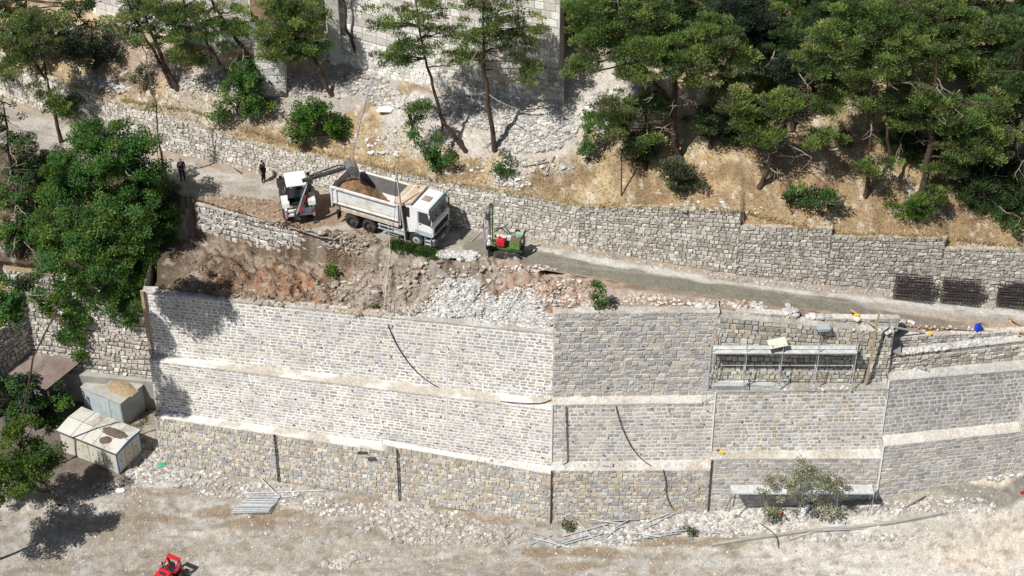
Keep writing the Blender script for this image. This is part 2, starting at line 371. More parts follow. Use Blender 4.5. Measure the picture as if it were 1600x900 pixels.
R0=chain(1105.6,815,-17,[(717,705),(613,600),(495,None)]); R1=chain(1364,812,-17,[(716,702),(608,597),(520,None)])
S0=chain(1364.6,813,-17,[(697,681),(594,581),(556,None)]); S1=chain(1572,790,-17,[(674,659),(577,561),(531,None)])
T0=chain(1572.6,790,-17,[(653,642),(551,540),(528,None)]); T1=chain(1730,776,-17,[(637,627),(535,525),(513,None)])

def backwall():
    A0=S0[2][1]+Vector((-.35,.7,-1.4)); A1=S1[2][1]+Vector((.1,.6,-1.4))
    return A0,A1,up(A0,527,.03),up(A1,517,.03)
W2=backwall()
e0=P(30,566,-14.2);e1=P(244,592,-14.2);W0=up(e0,420,.12);W1=up(e1,449,.12)
# recessed rough courses on top of the scaffold bay
ra,rb=R0[2][1],R1[2][1]
RCa=(ra.lerp(rb,.10)+Vector((0,.5,-.3)),ra.lerp(rb,.45)+Vector((0,.5,-.3))); RCa=RCa+(up(RCa[0],487,.05),up(RCa[1],493,.05))
RCb=(ra.lerp(rb,.50)+Vector((0,.55,-.3)),rb+Vector((.35,.55,-.4))); RCb=RCb+(up(RCb[0],497,.05),up(RCb[1],498,.05))
# ---------- bank between the new wall and the road ----------
def toprow(q,dy=.45,dz=-.12):
    q=q+Vector((0,dy,dz)); a=proj(q); return (a[0],a[1],q.z)
b0=[toprow(W0+Vector((-6,.8,0))),toprow(W0),toprow(W1),(248,449,-2.75),(300,455,-2.6),(450,472,-2.6),(600,492,-2.6),(862,516,-2.65)]+[toprow(q) for q in (M0[2][1]+Vector((.2,0,0)),M1[2][1],RCa[2],RCa[3],RCb[2],RCb[3],W2[2]+Vector((.2,0,0)),W2[3])]+[toprow(T0[2][1]+Vector((.6,.3,0))),toprow(T1[2][1])]
b1=[(-110,395,-5.2),(240,436,-5.6),(250,436,-2.4),(300,438,-2.4),(450,460,-2.3),(600,478,-2.25),(700,480,-2.2),(800,484,-1.9),(850,494,-1.7)]
b2=[(-110,320,-2.2),(240,365,-3.2),(262,372,-2.1),(305,372,-2.75),(430,400,-2.75),(545,424,-2.6),(580,418,-1.4),(610,425,-.9),(700,432,-.75),(760,432,-.9),(850,445,-.55)]
b3=[(x,y,z+.03) for x,y,z in redge]; b4=[(x,y-5,z-.25) for x,y,z in redge]
for x in list(range(900,1721,20)):
    ya,za=rowat(b0,[x]);yb,zb=rowat(b3,[x])
    for row,k in ((b1,.3),(b2,.6)): row.append((x,float(ya[0]*(1-k)+yb[0]*k),float(za[0]*(1-k)+zb[0]*k+.05)))
b2b=[]
for x in range(-110,1721,30):
    ya,za=rowat(b2,[x]);yb,zb=rowat(b3,[x]); k=.92 if 305<x<545 else .45; b2b.append((x,ya[0]*(1-k)+yb[0]*k,za[0]*(1-k)+zb[0]*k+(.22 if 560<x<830 else -.25 if 305<x<545 else .1)))
b00=[(x,y+10,z-.9) for x,y,z in b0]
def bankcol(X,Y,Z):
    n=len(X); c=np.tile(np.array((.27,.20,.145)),(n,1))
    c=mixc(c,(.38,.31,.25),sst(fbm(X*.7,Y*.7,61),.42,.6)); 
    west_shade=1-sst(X,-24.5,-22); c=mixc(c,(.10,.08,.05),west_shade*.85)  # tree shade on the left bank, painted into the soil colour
    c=mixc(c,(.31,.185,.115),blob(X,Y,410,430,-1.9,3.9,1.6,62)); c=mixc(c,(.34,.18,.10),blob(X,Y,470,445,-1.8,2.2,1.3,63))
    c=mixc(c,(.15,.09,.06),blob(X,Y,340,400,-1.7,1.8,1.4,68)*.8)
    c=mixc(c,(.40,.345,.29),blob(X,Y,600,430,-1,4.6,2.0,64)*.85); c=mixc(c,(.46,.34,.27),blob(X,Y,880,440,-.5,4.4,1.4,65)*.9)
    c=mixc(c,(.42,.30,.22),blob(X,Y,820,455,-.9,1.8,.9,66)*.8); c=mixc(c,(.38,.26,.18),blob(X,Y,840,490,-1.,1.2,.7,69)*.8)
    c=mixc(c,(.46,.47,.48),blob(X,Y,760,500,-2.4,4.2,.9,67)*.8); c=mixc(c,(.50,.51,.52),blob(X,Y,1010,482,-1,5.2,.45,70)*.9)
    c=mixc(c,(.44,.33,.25),blob(X,Y,1050,468,-.2,6,.8,71)*.7); c=mixc(c,(.40,.28,.20),blob(X,Y,1450,516,-.6,8,.8,72)*.7)
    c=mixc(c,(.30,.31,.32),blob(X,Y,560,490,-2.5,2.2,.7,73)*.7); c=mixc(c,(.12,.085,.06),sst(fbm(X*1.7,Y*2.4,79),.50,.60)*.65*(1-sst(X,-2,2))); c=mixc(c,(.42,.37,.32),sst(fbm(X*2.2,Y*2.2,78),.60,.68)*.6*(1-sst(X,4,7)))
    return c*.86*(.7+.6*fbm(X*3.2,Y*3.2,12,4))[:,None]
def bampf(X,Y): return .25+2.1*sst(X,-24,-19)*(1-sst(X,3,6))
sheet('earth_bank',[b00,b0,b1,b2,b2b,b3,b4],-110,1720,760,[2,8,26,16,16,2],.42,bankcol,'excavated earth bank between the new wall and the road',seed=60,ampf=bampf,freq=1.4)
# ---------- lower ground ----------
g1=[(-140,700,-17),(235,716,-17),(500,765,-17),(860,815,-17),(1000,811,-16.8),(1107,792,-16.),(1365,773,-14.95),(1568,728,-13.8),(1740,708,-13.4)]
g0=[(-140,590,-17),(150,598,-17),(238,628,-17.),(248,640,-17.1),(256,700,-17.2),(500,742,-17.2),(860,792,-17.2),(1107,775,-16.5),(1365,755,-15.5),(1568,710,-14.2),(1740,690,-14)]
g2=[(-140,800,-17.1),(300,810,-17.1),(860,845,-17.2),(1000,850,-16.7),(1200,845,-16.4),(1470,806,-15.4),(1600,785,-15.1),(1740,770,-15)]
g3=[(-140,905,-17.3),(860,905,-17.3),(1740,905,-16.6)]; g4=[(-140,1500,-18),(1740,1500,-17.5)]
def lowcol(X,Y,Z):
    n=len(X); c=np.tile(np.array((.36,.325,.275)),(n,1))
    c=mixc(c,(.48,.45,.395),sst(fbm(X*.3,Y*.7,81),.45,.58)); c=mixc(c,(.29,.25,.205),sst(fbm(X*.45,Y*1.1,85),.48,.60)*.85); c=mixc(c,(.40,.39,.37),sst(fbm(X*1.1,Y*1.6,88),.5,.62)*.6); c=mixc(c,(.27,.23,.18),sst(fbm(X*.9,Y*2.2,89),.60,.68)*.6)
    c=mixc(c,(.53,.50,.445),blob(X,Y,1450,860,-16,12,3.5,82)); c=mixc(c,(.60,.52,.42),blob(X,Y,1540,850,-16,4,2.,83)*.7)
    W=(.25,.195,.135)
    for i,(px,py,rx,ry) in enumerate([(1030,850,4.2,.5),(1120,852,2.4,.5),(930,862,2.2,.5),(1010,838,3.,.6),(850,858,1.8,.5),(900,880,2.2,.35),(440,800,2.,.7),(400,815,2.4,.7),(340,800,1.5,.6),(240,806,2.4,.3),(1225,848,1.1,.35),(500,860,3.5,.7),(640,880,5,.5),(420,868,4,.6),(700,850,3,.5),(1160,840,3,.3),(120,850,4,.5)]): c=mixc(c,W if i not in (11,12,13,14,16) else (.36,.32,.27),blob(X,Y,px,py,-16.9,rx*.9,ry*.9,90+i)*(.85 if i<11 else .7))
    c=mixc(c,(.33,.27,.20),blob(X,Y,740,805,-17,5.5,.9,120)*.8); c=mixc(c,(.30,.24,.18),blob(X,Y,560,788,-17,3,.8,121)*.8)
    c=mixc(c,(.60,.57,.52),blob(X,Y,1180,815,-16,5,1.2,122)*.8); c=mixc(c,(.60,.53,.43),blob(X,Y,1540,755,-14.4,3,.8,123)*.8)
    ch=line_mask(X,Y,[P(*q,-14.6)[:2] for q in ((1330,778),(1400,772),(1470,758),(1520,770),(1570,772),(1640,752))],.8,130,.8); c=mixc(c,(.24,.225,.195),ch*.97); c=mixc(c,(.36,.33,.28),blob(X,Y,1440,782,-15,3.2,.9,140)*.8); c=mixc(c,(.45,.42,.37),blob(X,Y,1380,850,-16.5,8,.8,141)*.6); c=mixc(c,(.40,.37,.32),blob(X,Y,1500,830,-16.2,5,.5,142)*.6)
    c=mixc(c,(.10,.08,.065),(1-sst(X,-30,-27))*sst(Y,-12,-8)*.8)  # shadow over the left yard, painted into the ground colour
    t=sst(np.sin(Y*3.4+fbm(X*.12,Y*.12,2,2)*9),.55,.95)*(1-sst(Y,-18,-15))*sst(fbm(X*.3,Y*.3,6,2),.35,.55); c=c*(1-.22*(t)[:,None])
    c=mixc(c,(.22,.18,.14),sst(fbm(X*1.8,Y*3.0,93),.60,.70)*.5)
    return c*(.74+.52*fbm(X*3,Y*3,12,4))[:,None]
def lampf(X,Y): return .25+.9*sst(Y,-20.,-15.5)
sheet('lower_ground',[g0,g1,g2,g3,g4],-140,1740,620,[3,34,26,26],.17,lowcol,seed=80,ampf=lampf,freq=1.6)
allV=[];allK=[];o_=0
for V,K in GROUNDS:
    allV+=[Vector(v) for v in V.tolist()]; allK+=(K+o_).tolist(); o_+=len(V)
BV=BVHTree.FromPolygons(allV,allK)
def G(px,py,strict=False):
    h=BV.ray_cast(Vector(CAM),ray(px,py).normalized(),400)
    if strict and not h[0]: return None
    if h[0]: return h[0].copy()
    for k in range(1,16):
        h=BV.ray_cast(Vector(CAM),ray(px,py-2*k).normalized(),400)
        if h[0]: return h[0].copy()
    return P(px,py,0)
# ---------------- the new terraced wall ----------------
BAYS={}
def stain(p,c,r):
    x,y=proj(p); 
    return c
OCH=np.array((.34,.22,.10))
sx0=Q(1150,640,-11).x; sx1=Q(1275,640,-11).x
def patchR2(p,c,r):
    if sx0<p[0]<sx1 and p[2]>-8.9 and r.random()<.30*(1 if p[2]>-8.3 else .6): return OCH*r.uniform(.7,1.3)
    if p[0]>sx0+2 and r.random()<.12: return np.array((.40,.45,.46))*r.uniform(.8,1.1)
    return c
WL=(.78,.76,.73); 
BAY=[('leftmost long bay of the terraced stone wall',L0,L1,[dict(pal=PAL_T,mortar=(.50,.47,.41),course=.30,w=(.24,.44),gap=.04,relief=.045,irr=.36),dict(pal=PAL_P,mortar=WL,course=.255,w=(.34,.62),gap=.085,relief=.014,irr=.22),dict(pal=PAL_P,mortar=WL,course=.255,w=(.34,.62),gap=.08,relief=.016,irr=.24)],(13,4)),
 ('second bay of the terraced wall, below the shrub on the bank',M0,M1,[dict(pal=PAL_T,mortar=(.50,.47,.42),course=.31,w=(.28,.5),gap=.04,relief=.045,irr=.3),dict(pal=PAL_P,mortar=(.68,.66,.62),course=.31,w=(.36,.66),gap=.075,relief=.02,irr=.28),dict(pal=PAL_G,mortar=(.52,.51,.48),course=.31,w=(.3,.66),gap=.055,relief=.045,irr=.45)],(5,4)),
 ('bay of the terraced wall behind the long scaffold',R0,R1,[dict(pal=PAL_G,mortar=(.58,.56,.52),course=.31,w=(.30,.58),gap=.055,relief=.035,irr=.35),dict(pal=PAL_P+[(.46,.38,.26)],mortar=(.68,.66,.62),course=.30,w=(.34,.62),gap=.08,relief=.02,irr=.22,patch=patchR2),dict(pal=PAL_O+[(.50,.46,.36),(.52,.47,.34),(.36,.36,.36)],mortar=(.16,.15,.14),course=.34,w=(.32,.6),gap=.045,relief=.05,irr=.3)],(6,3)),
 ('bay of the terraced wall right of the long scaffold',S0,S1,[dict(pal=PAL_G,mortar=(.60,.58,.55),course=.32,w=(.36,.64),gap=.07,relief=.03,irr=.35),dict(pal=[(.39,.37,.355),(.33,.315,.305),(.43,.41,.39),(.47,.43,.37),(.36,.35,.35)],mortar=(.60,.59,.57),course=.33,w=(.34,.58),gap=.075,relief=.022,irr=.25),dict(pal=PAL_O,mortar=(.36,.34,.31),course=.32,w=(.35,.62),gap=.05,relief=.08,irr=.3)],(0,0)),
 ('rightmost bay of the terraced wall at the edge of the photo',T0,T1,[dict(pal=PAL_G,mortar=(.60,.58,.55),course=.32,w=(.36,.64),gap=.07,relief=.03,irr=.35),dict(pal=PAL_G,mortar=(.60,.59,.57),course=.33,w=(.34,.58),gap=.075,relief=.022,irr=.25),dict(pal=PAL_O,mortar=(.36,.34,.31),course=.32,w=(.35,.62),gap=.05,relief=.08,irr=.3)],(0,0))]
tn=['lowest tier','middle tier','upper tier']
for bi,(lab,A,B,sty,(wx,wz)) in enumerate(BAY):
    for k in range(3):
        (ab,at),(bb,bt)=A[k],B[k]
        ptx='cream and ochre block ' if sty[k]['pal'] is PAL_T else ('grey stone ' if sty[k]['pal'] is PAL_G else 'white pointed stone ')
        t_=empty('retaining_wall',ab,0,ptx+tn[k]+', '+lab,'retaining wall','bays and tiers of the new terraced wall')
        inv=Vector(ab); rel=lambda q:Vector(q)-inv
        top=None
        if bi==2 and k==2: top=None
        if bi==3 and k==2: top=lambda s:.90+.1*math.floor(s*5)/5
        facing('stone_facing',rel(ab),rel(bb),rel(at),rel(bt),parent=t_,seed=bi*10+k,top=top,**sty[k])
        if wx: weep(rel(ab),rel(bb),rel(at),rel(bt),t_,wx,wz if k<2 or bi<2 else 3,bi*7+k)
        # end returns
        for (p0,p1,sg) in ((ab,at,-1),(bb,bt,1)):
            dd=7.0 if (bi==0 and sg<0) else 1.6; a,b=(p0+Vector((0,dd,0)),p0) if sg<0 else (p0,p0+Vector((0,dd,0))); c,d=(p1+Vector((0,dd,0)),p1) if sg<0 else (p1,p1+Vector((0,dd,0)))
            facing('end_face',rel(a),rel(b),rel(c),rel(d),parent=t_,seed=bi*10+k+5+sg,**{**sty[k],'patch':None})
        # coping / terrace top
        if k<2: bk=(A[k+1][0],B[k+1][0])
        else: bk=(at+Vector((0,.55,0)),bt+Vector((0,.55,0)))
        cc,dc,da=((.70,.68,.64) if bi==0 else (.60,.575,.53)),(.44,.40,.33),.8
        if bi==3 and k==1: cc,dc,da=(.46,.45,.42),(.60,.58,.54),.6
        if bi==2 and k==1: cc,dc,da=(.36,.35,.31),(.30,.28,.24),.7
        if bi==1 and k==1: cc,dc,da=(.60,.57,.52),(.50,.46,.40),.8
        if bi==3 and k==0: da=.35
        if k==2: cc,dc=(.55,.53,.49),(.40,.36,.31)
        if not(k==2 and bi==2):
            strip('terrace_top',(rel(at),rel(bt)),(rel(bk[0])+Vector((0,.1,0)),rel(bk[1])+Vector((0,.1,0))),None,t_,cc,.05 if k<2 else .09,.06,bi*5+k,dc,da)
        if bi==0 and k==0:                           # raised kerb on the right half of the lowest tier
            s=.585; q0=rel(at).lerp(rel(bt),s)-Vector((0,0,.0)); q1=rel(bt); 
            facing('raised_course',q0+Vector((0,-.03,-.05)),q1+Vector((0,-.03,-.05)),q0+Vector((0,-.01,.62)),q1+Vector((0,-.01,.16)),parent=t_,seed=77,**sty[0])
            strip('raised_top',(q0+Vector((0,-.01,.62)),q1+Vector((0,-.01,.16))),(q0+Vector((0,.42,.62)),q1+Vector((0,.42,.16))),None,t_,(.72,.70,.66),.03,.05,5,(.5,.46,.4),.4)
            facing('raised_end',q0+Vector((0,.42,0)),q0+Vector((0,-.03,-.05)),q0+Vector((0,.42,.62)),q0+Vector((0,-.01,.62)),parent=t_,seed=78,**sty[0])
            # white vertical joints
        if k in (0,1) or bi==0:
            for s in ([.30,.745] if bi==0 and k else ([.31,.62] if bi==0 else [])) :
                q0=rel(ab).lerp(rel(bb),s);q1=rel(at).lerp(rel(bt),s)
                if k: MB().beam(q0+Vector((0,-.012,0)),q1+Vector((0,-.012,0)),.09,.03).build('mortar_joint',mat('white_mortar',(.76,.75,.72),var=.1),t_)
                else: MB().tube([q0+Vector((0,-.16,.1)),q1+Vector((0,-.14,.1 if s<.5 else .45))],.055,7).build('drain_pipe',DARKM,t_)
        if bi in (1,2,3) and k<2:
            q0=rel(ab)+Vector((-.06,-.05,0));q1=rel(at)+Vector((-.06,-.05,0))
            if k or bi==3: MB().beam(q0,q1,.1,.06).build('mortar_joint',mat('white_mortar',(.76,.75,.72)),t_)
            else: MB().tube([q0+Vector((0,-.07,0)),q1+Vector((0,-.05,0))],.05,7).build('drain_pipe',DARKM,t_)
# recessed courses above the scaffold bay
def wall_thing(name,b0,b1,h0,h1,lab,cat='wall',th=.45,grp=None,bat=.03,coptint=(.6,.57,.52),**kw):
    b0,b1=Vector(b0),Vector(b1); t_=empty(name,b0,0,lab,cat,grp); r0=Vector((0,0,0)); r1=b1-b0; n=(r1).cross(Vector((0,0,1))).normalized(); 
    t0=r0-n*bat*h0+Vector((0,0,h0)); t1=r1-n*bat*h1+Vector((0,0,h1)); facing('stone_facing',r0,r1,t0,t1,parent=t_,**kw)
    B=-n*th; kw2={k:v for k,v in kw.items() if k not in('top','patch')}
    facing('end_face',r1,r1+B,t1,t1+B,parent=t_,**kw2); facing('end_face',r0+B,r0,t0+B,t0,parent=t_,**kw2)
    strip('wall_top',(t0,t1),(t0+B,t1+B),None,t_,coptint,.06,.05,kw.get('seed',1),(.42,.38,.32),.7)
    return t_
ro=dict(pal=PAL_T,mortar=(.25,.23,.20),course=.3,w=(.3,.6),gap=.045,relief=.07,irr=.3)
rg=dict(pal=PAL_G,mortar=(.22,.21,.20),course=.28,w=(.35,.7),gap=.045,relief=.06,irr=.3)
def wt(q,lab,seed,st): wall_thing('stone_wall',q[0],q[1],q[2].z-q[0].z,q[3].z-q[1].z,lab,'stone wall',seed=seed,**st)
wt(RCa,'short rough course set back above the left end of the long scaffold',301,ro)
wt(RCb,'rough grey course set back above the right end of the long scaffold',302,rg)
wt(W2,'low dark grey wall between the unfinished rubble wall and the road, under the blue jug',303,rg)
for (f0,f1,h_) in ((ra,ra.lerp(rb,.47),.02),(ra.lerp(rb,.47),rb,.02)):
    strip('mortar_bed',(f0,f1),(f0+Vector((0,.75,h_)),f1+Vector((0,.75,h_))),None,None,(.52,.50,.45),.07,.04,9,(.34,.31,.27),.7)['kind']='structure'
# ---------------- old walls ----------------
og=dict(pal=PAL_O,mortar=(.24,.22,.19),course=.3,w=(.28,.55),gap=.05,relief=.06,irr=.45,wav=.22)
labs=[None,'taller grey stone bay of the road wall, right of the drill rig','shadow-streaked bay of the road wall, second from the tall grey bay','stepped bay of the road wall behind the leftmost rebar cages','far right bay of the road wall behind the rebar cages']
for wi,(bs_,ts_) in enumerate(WALLS):
    base=bs_[0]
    t_=empty('road_wall',base,0,labs[wi] or 'long old cream stone wall along the back of the road, behind the dump truck','stone wall','bays of the old road wall')
    for i in range(len(bs_)-1):
        st=dict(og); 
        if wi==0: st.update(pal=[(.56,.53,.47),(.50,.46,.40),(.62,.59,.53),(.42,.38,.33),(.66,.63,.58)],mortar=(.30,.27,.23),course=.24,w=(.22,.5),gap=.04,relief=.045)
        else: st.update(course=.27,w=(.22,.5),mortar=(.24,.22,.19),relief=.055)
        q=[bs_[i]-base-Vector((0,0,.3)),bs_[i+1]-base-Vector((0,0,.3)),ts_[i]-base,ts_[i+1]-base]
        facing('stone_facing',*q,parent=t_,seed=200+wi*20+i,**st)
        strip('wall_top',(q[2],q[3]),(q[2]+Vector((0,.5,0)),q[3]+Vector((0,.5,0))),None,t_,(.50,.47,.40),.05,.08,wi*9+i,(.42,.33,.2),.9)
    for j in (0,-1):
        d=Vector((0,.9,0)); b_,tt=bs_[j]-base,ts_[j]-base
        if j==0: facing('end_face',b_+d,b_,tt+d,tt,parent=t_,seed=5,**og)
        else: facing('end_face',b_,b_+d,tt,tt+d,parent=t_,seed=6,**og)
# old wall at left, above the yard
t_=empty('old_stone_wall',e0,0,'tall weathered stone wall left of the new terraces, hung with climbers','stone wall')
st=dict(og);st.update(course=.30,relief=.08,mortar=(.20,.17,.14),wav=.8)
facing('stone_facing',e0-e0,e1-e0,W0-e0,W1-e0,parent=t_,seed=411,**st); strip('wall_top',(W0-e0,W1-e0),(W0-e0+Vector((0,.8,0)),W1-e0+Vector((0,.8,0))),None,t_,(.4,.34,.25),.08,.08,3,(.3,.22,.12),.7)
cw=MB(); a=e0+Vector((-12,1.2,0));b=e1+Vector((.9,0,0)); cw.prism([(a.x,a.y-.45),(b.x,b.y-.45),(b.x,b.y+.9),(a.x,a.y+.9)],-17.3,-14.22,'z')
tag(cw.build('concrete_wall',CONC,None,.03),'grey concrete base wall under the old stone wall, behind the grey kiosk','wall')
# side wall running towards the camera at far left
a=P(38,450,-7.4); b=P(-50,610,-13.0); 
s0=Vector((a.x,a.y,-17));s1=Vector((b.x-.3,b.y,-17)); t_=empty('old_side_wall',s1,0,'broken stone side wall stepping down at the far left, beside the rusty roof','stone wall')
st2=dict(og); st2.update(course=.33,relief=.1,top=None)
def stp(s): return (.40+.6*math.floor(s*7)/6) if s<.999 else 1.
facing('stone_facing',s1-s1,s0-s1,Vector((0,0,9.0)),s0-s1+Vector((0,0,9.6)),parent=t_,seed=431,**{**st2,'top':stp})
facing('end_face',s0-s1,s0-s1+Vector((-.9,0.1,0)),s0-s1+Vector((0,0,9.6)),s0-s1+Vector((-.9,.1,9.6)),parent=t_,seed=5,**st)
m_=MB()
for i in range(7):
    f0,f1=i/7,(i+1)/7; h=(9.0+.6*f0)*min(1,.40+.6*i/6); p0,p1=(s0-s1)*f0,(s0-s1)*f1
    m_.prism([(p0.x-.03,p0.y),(p1.x-.03,p1.y),(p1.x-.9,p1.y),(p0.x-.9,p0.y)],0,h-.02+.001*i,'z')
m_.build('rubble_core',mat('core_rubble',(.40,.37,.31),var=.35,vs=3,bump=.08,bs=4),t_)
# soil behind the side wall (far left garden)
V=[];K=[];T=[]
nn=40
for i in range(nn):
    for j in range(nn):
        u,v=i/(nn-1),j/(nn-1); p=s1.lerp(s0,v)+Vector((-.85-u*16,0,0)); p.y+=v*.6
        z=-17+ (9.0+.6*v)*min(1,.38+.6*v)+u*1.5 - .15; z+= .6*(float(fbm(p.x*.5,p.y*.5,5))-.5)
        if v>.9: z+=(v-.9)*10
        V.append((p.x,p.y,z)); T.append(np.array((.32,.22,.12))*(.7+.6*float(vn(p.x*2,p.y*2,4))))
for i in range(nn-1):
    for j in range(nn-1): a=i*nn+j; K.append([a,a+1,a+nn+1,a+nn])
tag(raw('garden_ground',np.array(V),np.array(K)[:,::-1].copy(),SOIL,None,np.array(T),smooth=True),kind='structure')
K_GARDEN=K; V2=[Vector(v) for v in V]; BV2=BVHTree.FromPolygons(allV+V2,allK+[[q+len(allV) for q in k] for k in K]); BV=BV2
pb0,pb1=P(309,364,-2.3),P(552,418,-2.3); pt0,pt1=P(306,319,.35),P(524,371,.15); t_=empty('pitched_stone_wall',pb0,0,'low pale rubble-stone wall along the road edge above the red earth cut','stone wall')
r_=lambda q:q-pb0
facing('stone_facing',r_(pb0),r_(pb1),r_(pt0),r_(pt1),parent=t_,seed=606,pal=[(.58,.56,.52),(.50,.48,.44),(.66,.64,.60),(.42,.40,.37)],mortar=(.20,.18,.16),course=.30,w=(.22,.5),gap=.045,relief=.06,irr=.9,wav=.9)
strip('wall_top',(r_(pt0),r_(pt1)),(r_(pt0)+Vector((0,.5,-.05)),r_(pt1)+Vector((0,.5,-.05))),None,t_,(.50,.46,.40),.08,.06,3,(.33,.25,.18),.8)
facing('end_face',r_(pb0)+Vector((-.05,.7,0)),r_(pb0),r_(pt0)+Vector((-.05,.6,0)),r_(pt0),parent=t_,seed=607,pal=PAL_O,mortar=(.2,.18,.16),course=.3,w=(.25,.4),gap=.045,relief=.06,irr=.7)
# ---------------- castle wall ----------------
def cw_line(pts): return [P(x,y,z) for x,y,z in pts]
CP=[P(150,52,5.5),P(352,112,5.9),P(398,104,5.9),P(404,152,5.6),P(448,150,5.6),P(452,112,5.9),P(500,108,6.0),P(690,162,5.9),P(872,198,5.5)]
t_=empty('castle_wall',CP[-1],0,'high pale ashlar castle wall with buttress behind the pines','castle wall')
cst=dict(pal=PAL_C,mortar=(.42,.39,.35),course=.55,w=(.6,1.2),gap=.035,relief=.012,irr=.15)
o=CP[-1]
for i in range(len(CP)-1):
    a,b=CP[i]-o,CP[i+1]-o; h=15; r=.04*h
    d=dict(cst)
    if i==3: d.update(pal=[(.36,.26,.17),(.32,.23,.15)],course=1.2,w=(1.5,1.9),mortar=(.3,.22,.15))
    bt=.05*h if i not in (2,4) else .05*h
    if i==3:
        facing('ashlar_face',a,b,a+Vector((0,.3,6)),b+Vector((0,.3,6)),parent=t_,seed=500+i,**cst); facing('timber_panel',a+Vector((0,.3,6)),b+Vector((0,.3,6)),a+Vector((0,bt,h)),b+Vector((0,bt,h)),parent=t_,seed=500+i,**d)
    else: facing('ashlar_face',a,b,a+Vector((0,bt,h)),b+Vector((0,bt,h)),parent=t_,seed=500+i,**d)
# corner base batter and right face, its shadow put into darker stone colours
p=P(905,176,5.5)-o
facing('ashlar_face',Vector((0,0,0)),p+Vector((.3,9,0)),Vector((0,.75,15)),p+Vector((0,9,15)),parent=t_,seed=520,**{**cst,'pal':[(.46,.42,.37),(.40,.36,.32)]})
q0=CP[-2]-o
facing('rubble_plinth',q0+Vector((0,-.45,0)),Vector((.35,-.45,0)),q0+Vector((0,-.1,4.6)),Vector((.35,-.1,4.6)),parent=t_,seed=521,pal=PAL_O+[(.66,.64,.6)],mortar=(.62,.6,.55),course=.3,w=(.3,.6),gap=.04,relief=.05,irr=.4)
q1=CP[-3]-o
facing('rubble_plinth',q1+Vector((0,-.4,0)),q0+Vector((0,-.45,0)),q1+Vector((0,-.1,3.4)),q0+Vector((0,-.1,3.6)),parent=t_,seed=522,pal=[(.66,.64,.6),(.72,.70,.66),(.58,.55,.5)],mortar=(.66,.64,.6),course=.3,w=(.3,.6),gap=.04,relief=.05,irr=.4)
for (x0,x1) in ((CP[-3].lerp(CP[-2],.15),CP[-3].lerp(CP[-2],.24)),):
    MB().box((x0-o)+Vector((0,-.05,7.5)),(.9,1.1,15)).build('buttress',mat('castle_stone',(.6,.58,.54),var=.2,vs=2,bump=.03,bs=4),t_,.04)

def rebuild_bvh():
    global BV
    AV=list(allV)+V2b; AK=list(allK)+K2b
    for o_ in COL.objects:
        if o_.type=='MESH' and o_.parent and len(o_.data.vertices)<4000 and o_.name.split('.')[0] in ('terrace_top','wall_top','raised_top','concrete_wall'):
            off=o_.parent.location; n=len(AV); AV+=[v.co+off for v in o_.data.vertices]; AK+=[[i+n for i in p.vertices] for p in o_.data.polygons]
        elif o_.type=='MESH' and o_.name.split('.')[0]=='mortar_bed':
            n=len(AV); AV+=[v.co.copy() for v in o_.data.vertices]; AK+=[[i+n for i in p.vertices] for p in o_.data.polygons]
    BV=BVHTree.FromPolygons(AV,AK)
V2b=V2; K2b=[[q+len(allV) for q in k] for k in K_GARDEN]
rebuild_bvh()
# ---------------- vegetation ----------------
def jitter_dirs(n):
    d=rng.normal(size=(n,3)); return d/np.linalg.norm(d,axis=1,keepdims=True)
def foliage_mesh(clumps,kind,cols,dens=1.,size=1.):
    """clumps: list of (centre, radius). pine: many thin upward needles; leaf: small folded leaves"""
    VV=[];TT=[];n_tot=0
    for (c,r) in clumps:
        n=int((310 if kind=='pine' else 270)*dens*(r/.7)**2)
        d=jitter_dirs(n); 
        if kind=='pine':
            d[:,2]=np.abs(d[:,2])*.9-.25*rng.random(n)
            rad=r*rng.random(n)**.45; p=np.array(c)+d*rad[:,None]*np.array((1,1,.62))
            ax=d*.75+np.array((0,0,.55))+rng.normal(size=(n,3))*.35; ax/=np.linalg.norm(ax,axis=1,keepdims=True)
            L=(.15+.16*rng.random(n))*size; W=.030*size
        else:
            rad=r*rng.random(n)**.4; p=np.array(c)+d*rad[:,None]*np.array((1,1,.65))
            ax=rng.normal(size=(n,3))+d*.6; ax[:,2]*=.6; ax/=np.linalg.norm(ax,axis=1,keepdims=True)
            L=(.09+.10*rng.random(n))*size; W=.06*size
        sd=np.cross(ax,rng.normal(size=(n,3))+np.array((0,0,.6 if kind!='pine' else 0))); sd/=np.linalg.norm(sd,axis=1,keepdims=True)+1e-9
        a=p; b=p+ax*L[:,None]*.5+sd*W; e=p+ax*L[:,None]; f=p+ax*L[:,None]*.5-sd*W
        VV.append(np.stack([a,b,e,f],1).reshape(-1,3))
        base=np.array(cols[rng.integers(len(cols))]); k=rng.uniform(.8,1.2)*rng.uniform(.75,1.25,n)
        cc=base[None,:]*k[:,None]; yel=rng.random(n)<.12; cc[yel]=cc[yel]*np.array((1.5,1.25,.9)); TT.append(np.repeat(cc,4,0)); n_tot+=n
    V=np.concatenate(VV);T=np.concatenate(TT); K=np.arange(len(V)).reshape(-1,4)
    return V,K,T
PINE=[(.16,.245,.065),(.12,.20,.06),(.195,.285,.075),(.095,.155,.055),(.25,.31,.10),(.15,.165,.08)]
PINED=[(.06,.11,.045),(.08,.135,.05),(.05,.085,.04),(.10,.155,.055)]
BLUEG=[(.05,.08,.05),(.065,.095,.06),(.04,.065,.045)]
BRIGHT=[(.06,.16,.025),(.085,.19,.03),(.05,.13,.025),(.11,.21,.035)]
BROAD=[(.075,.18,.04),(.10,.21,.045),(.055,.14,.035),(.14,.24,.05),(.08,.18,.055)]
LIME=[(.10,.17,.03),(.13,.20,.035),(.08,.14,.03),(.06,.12,.03)]
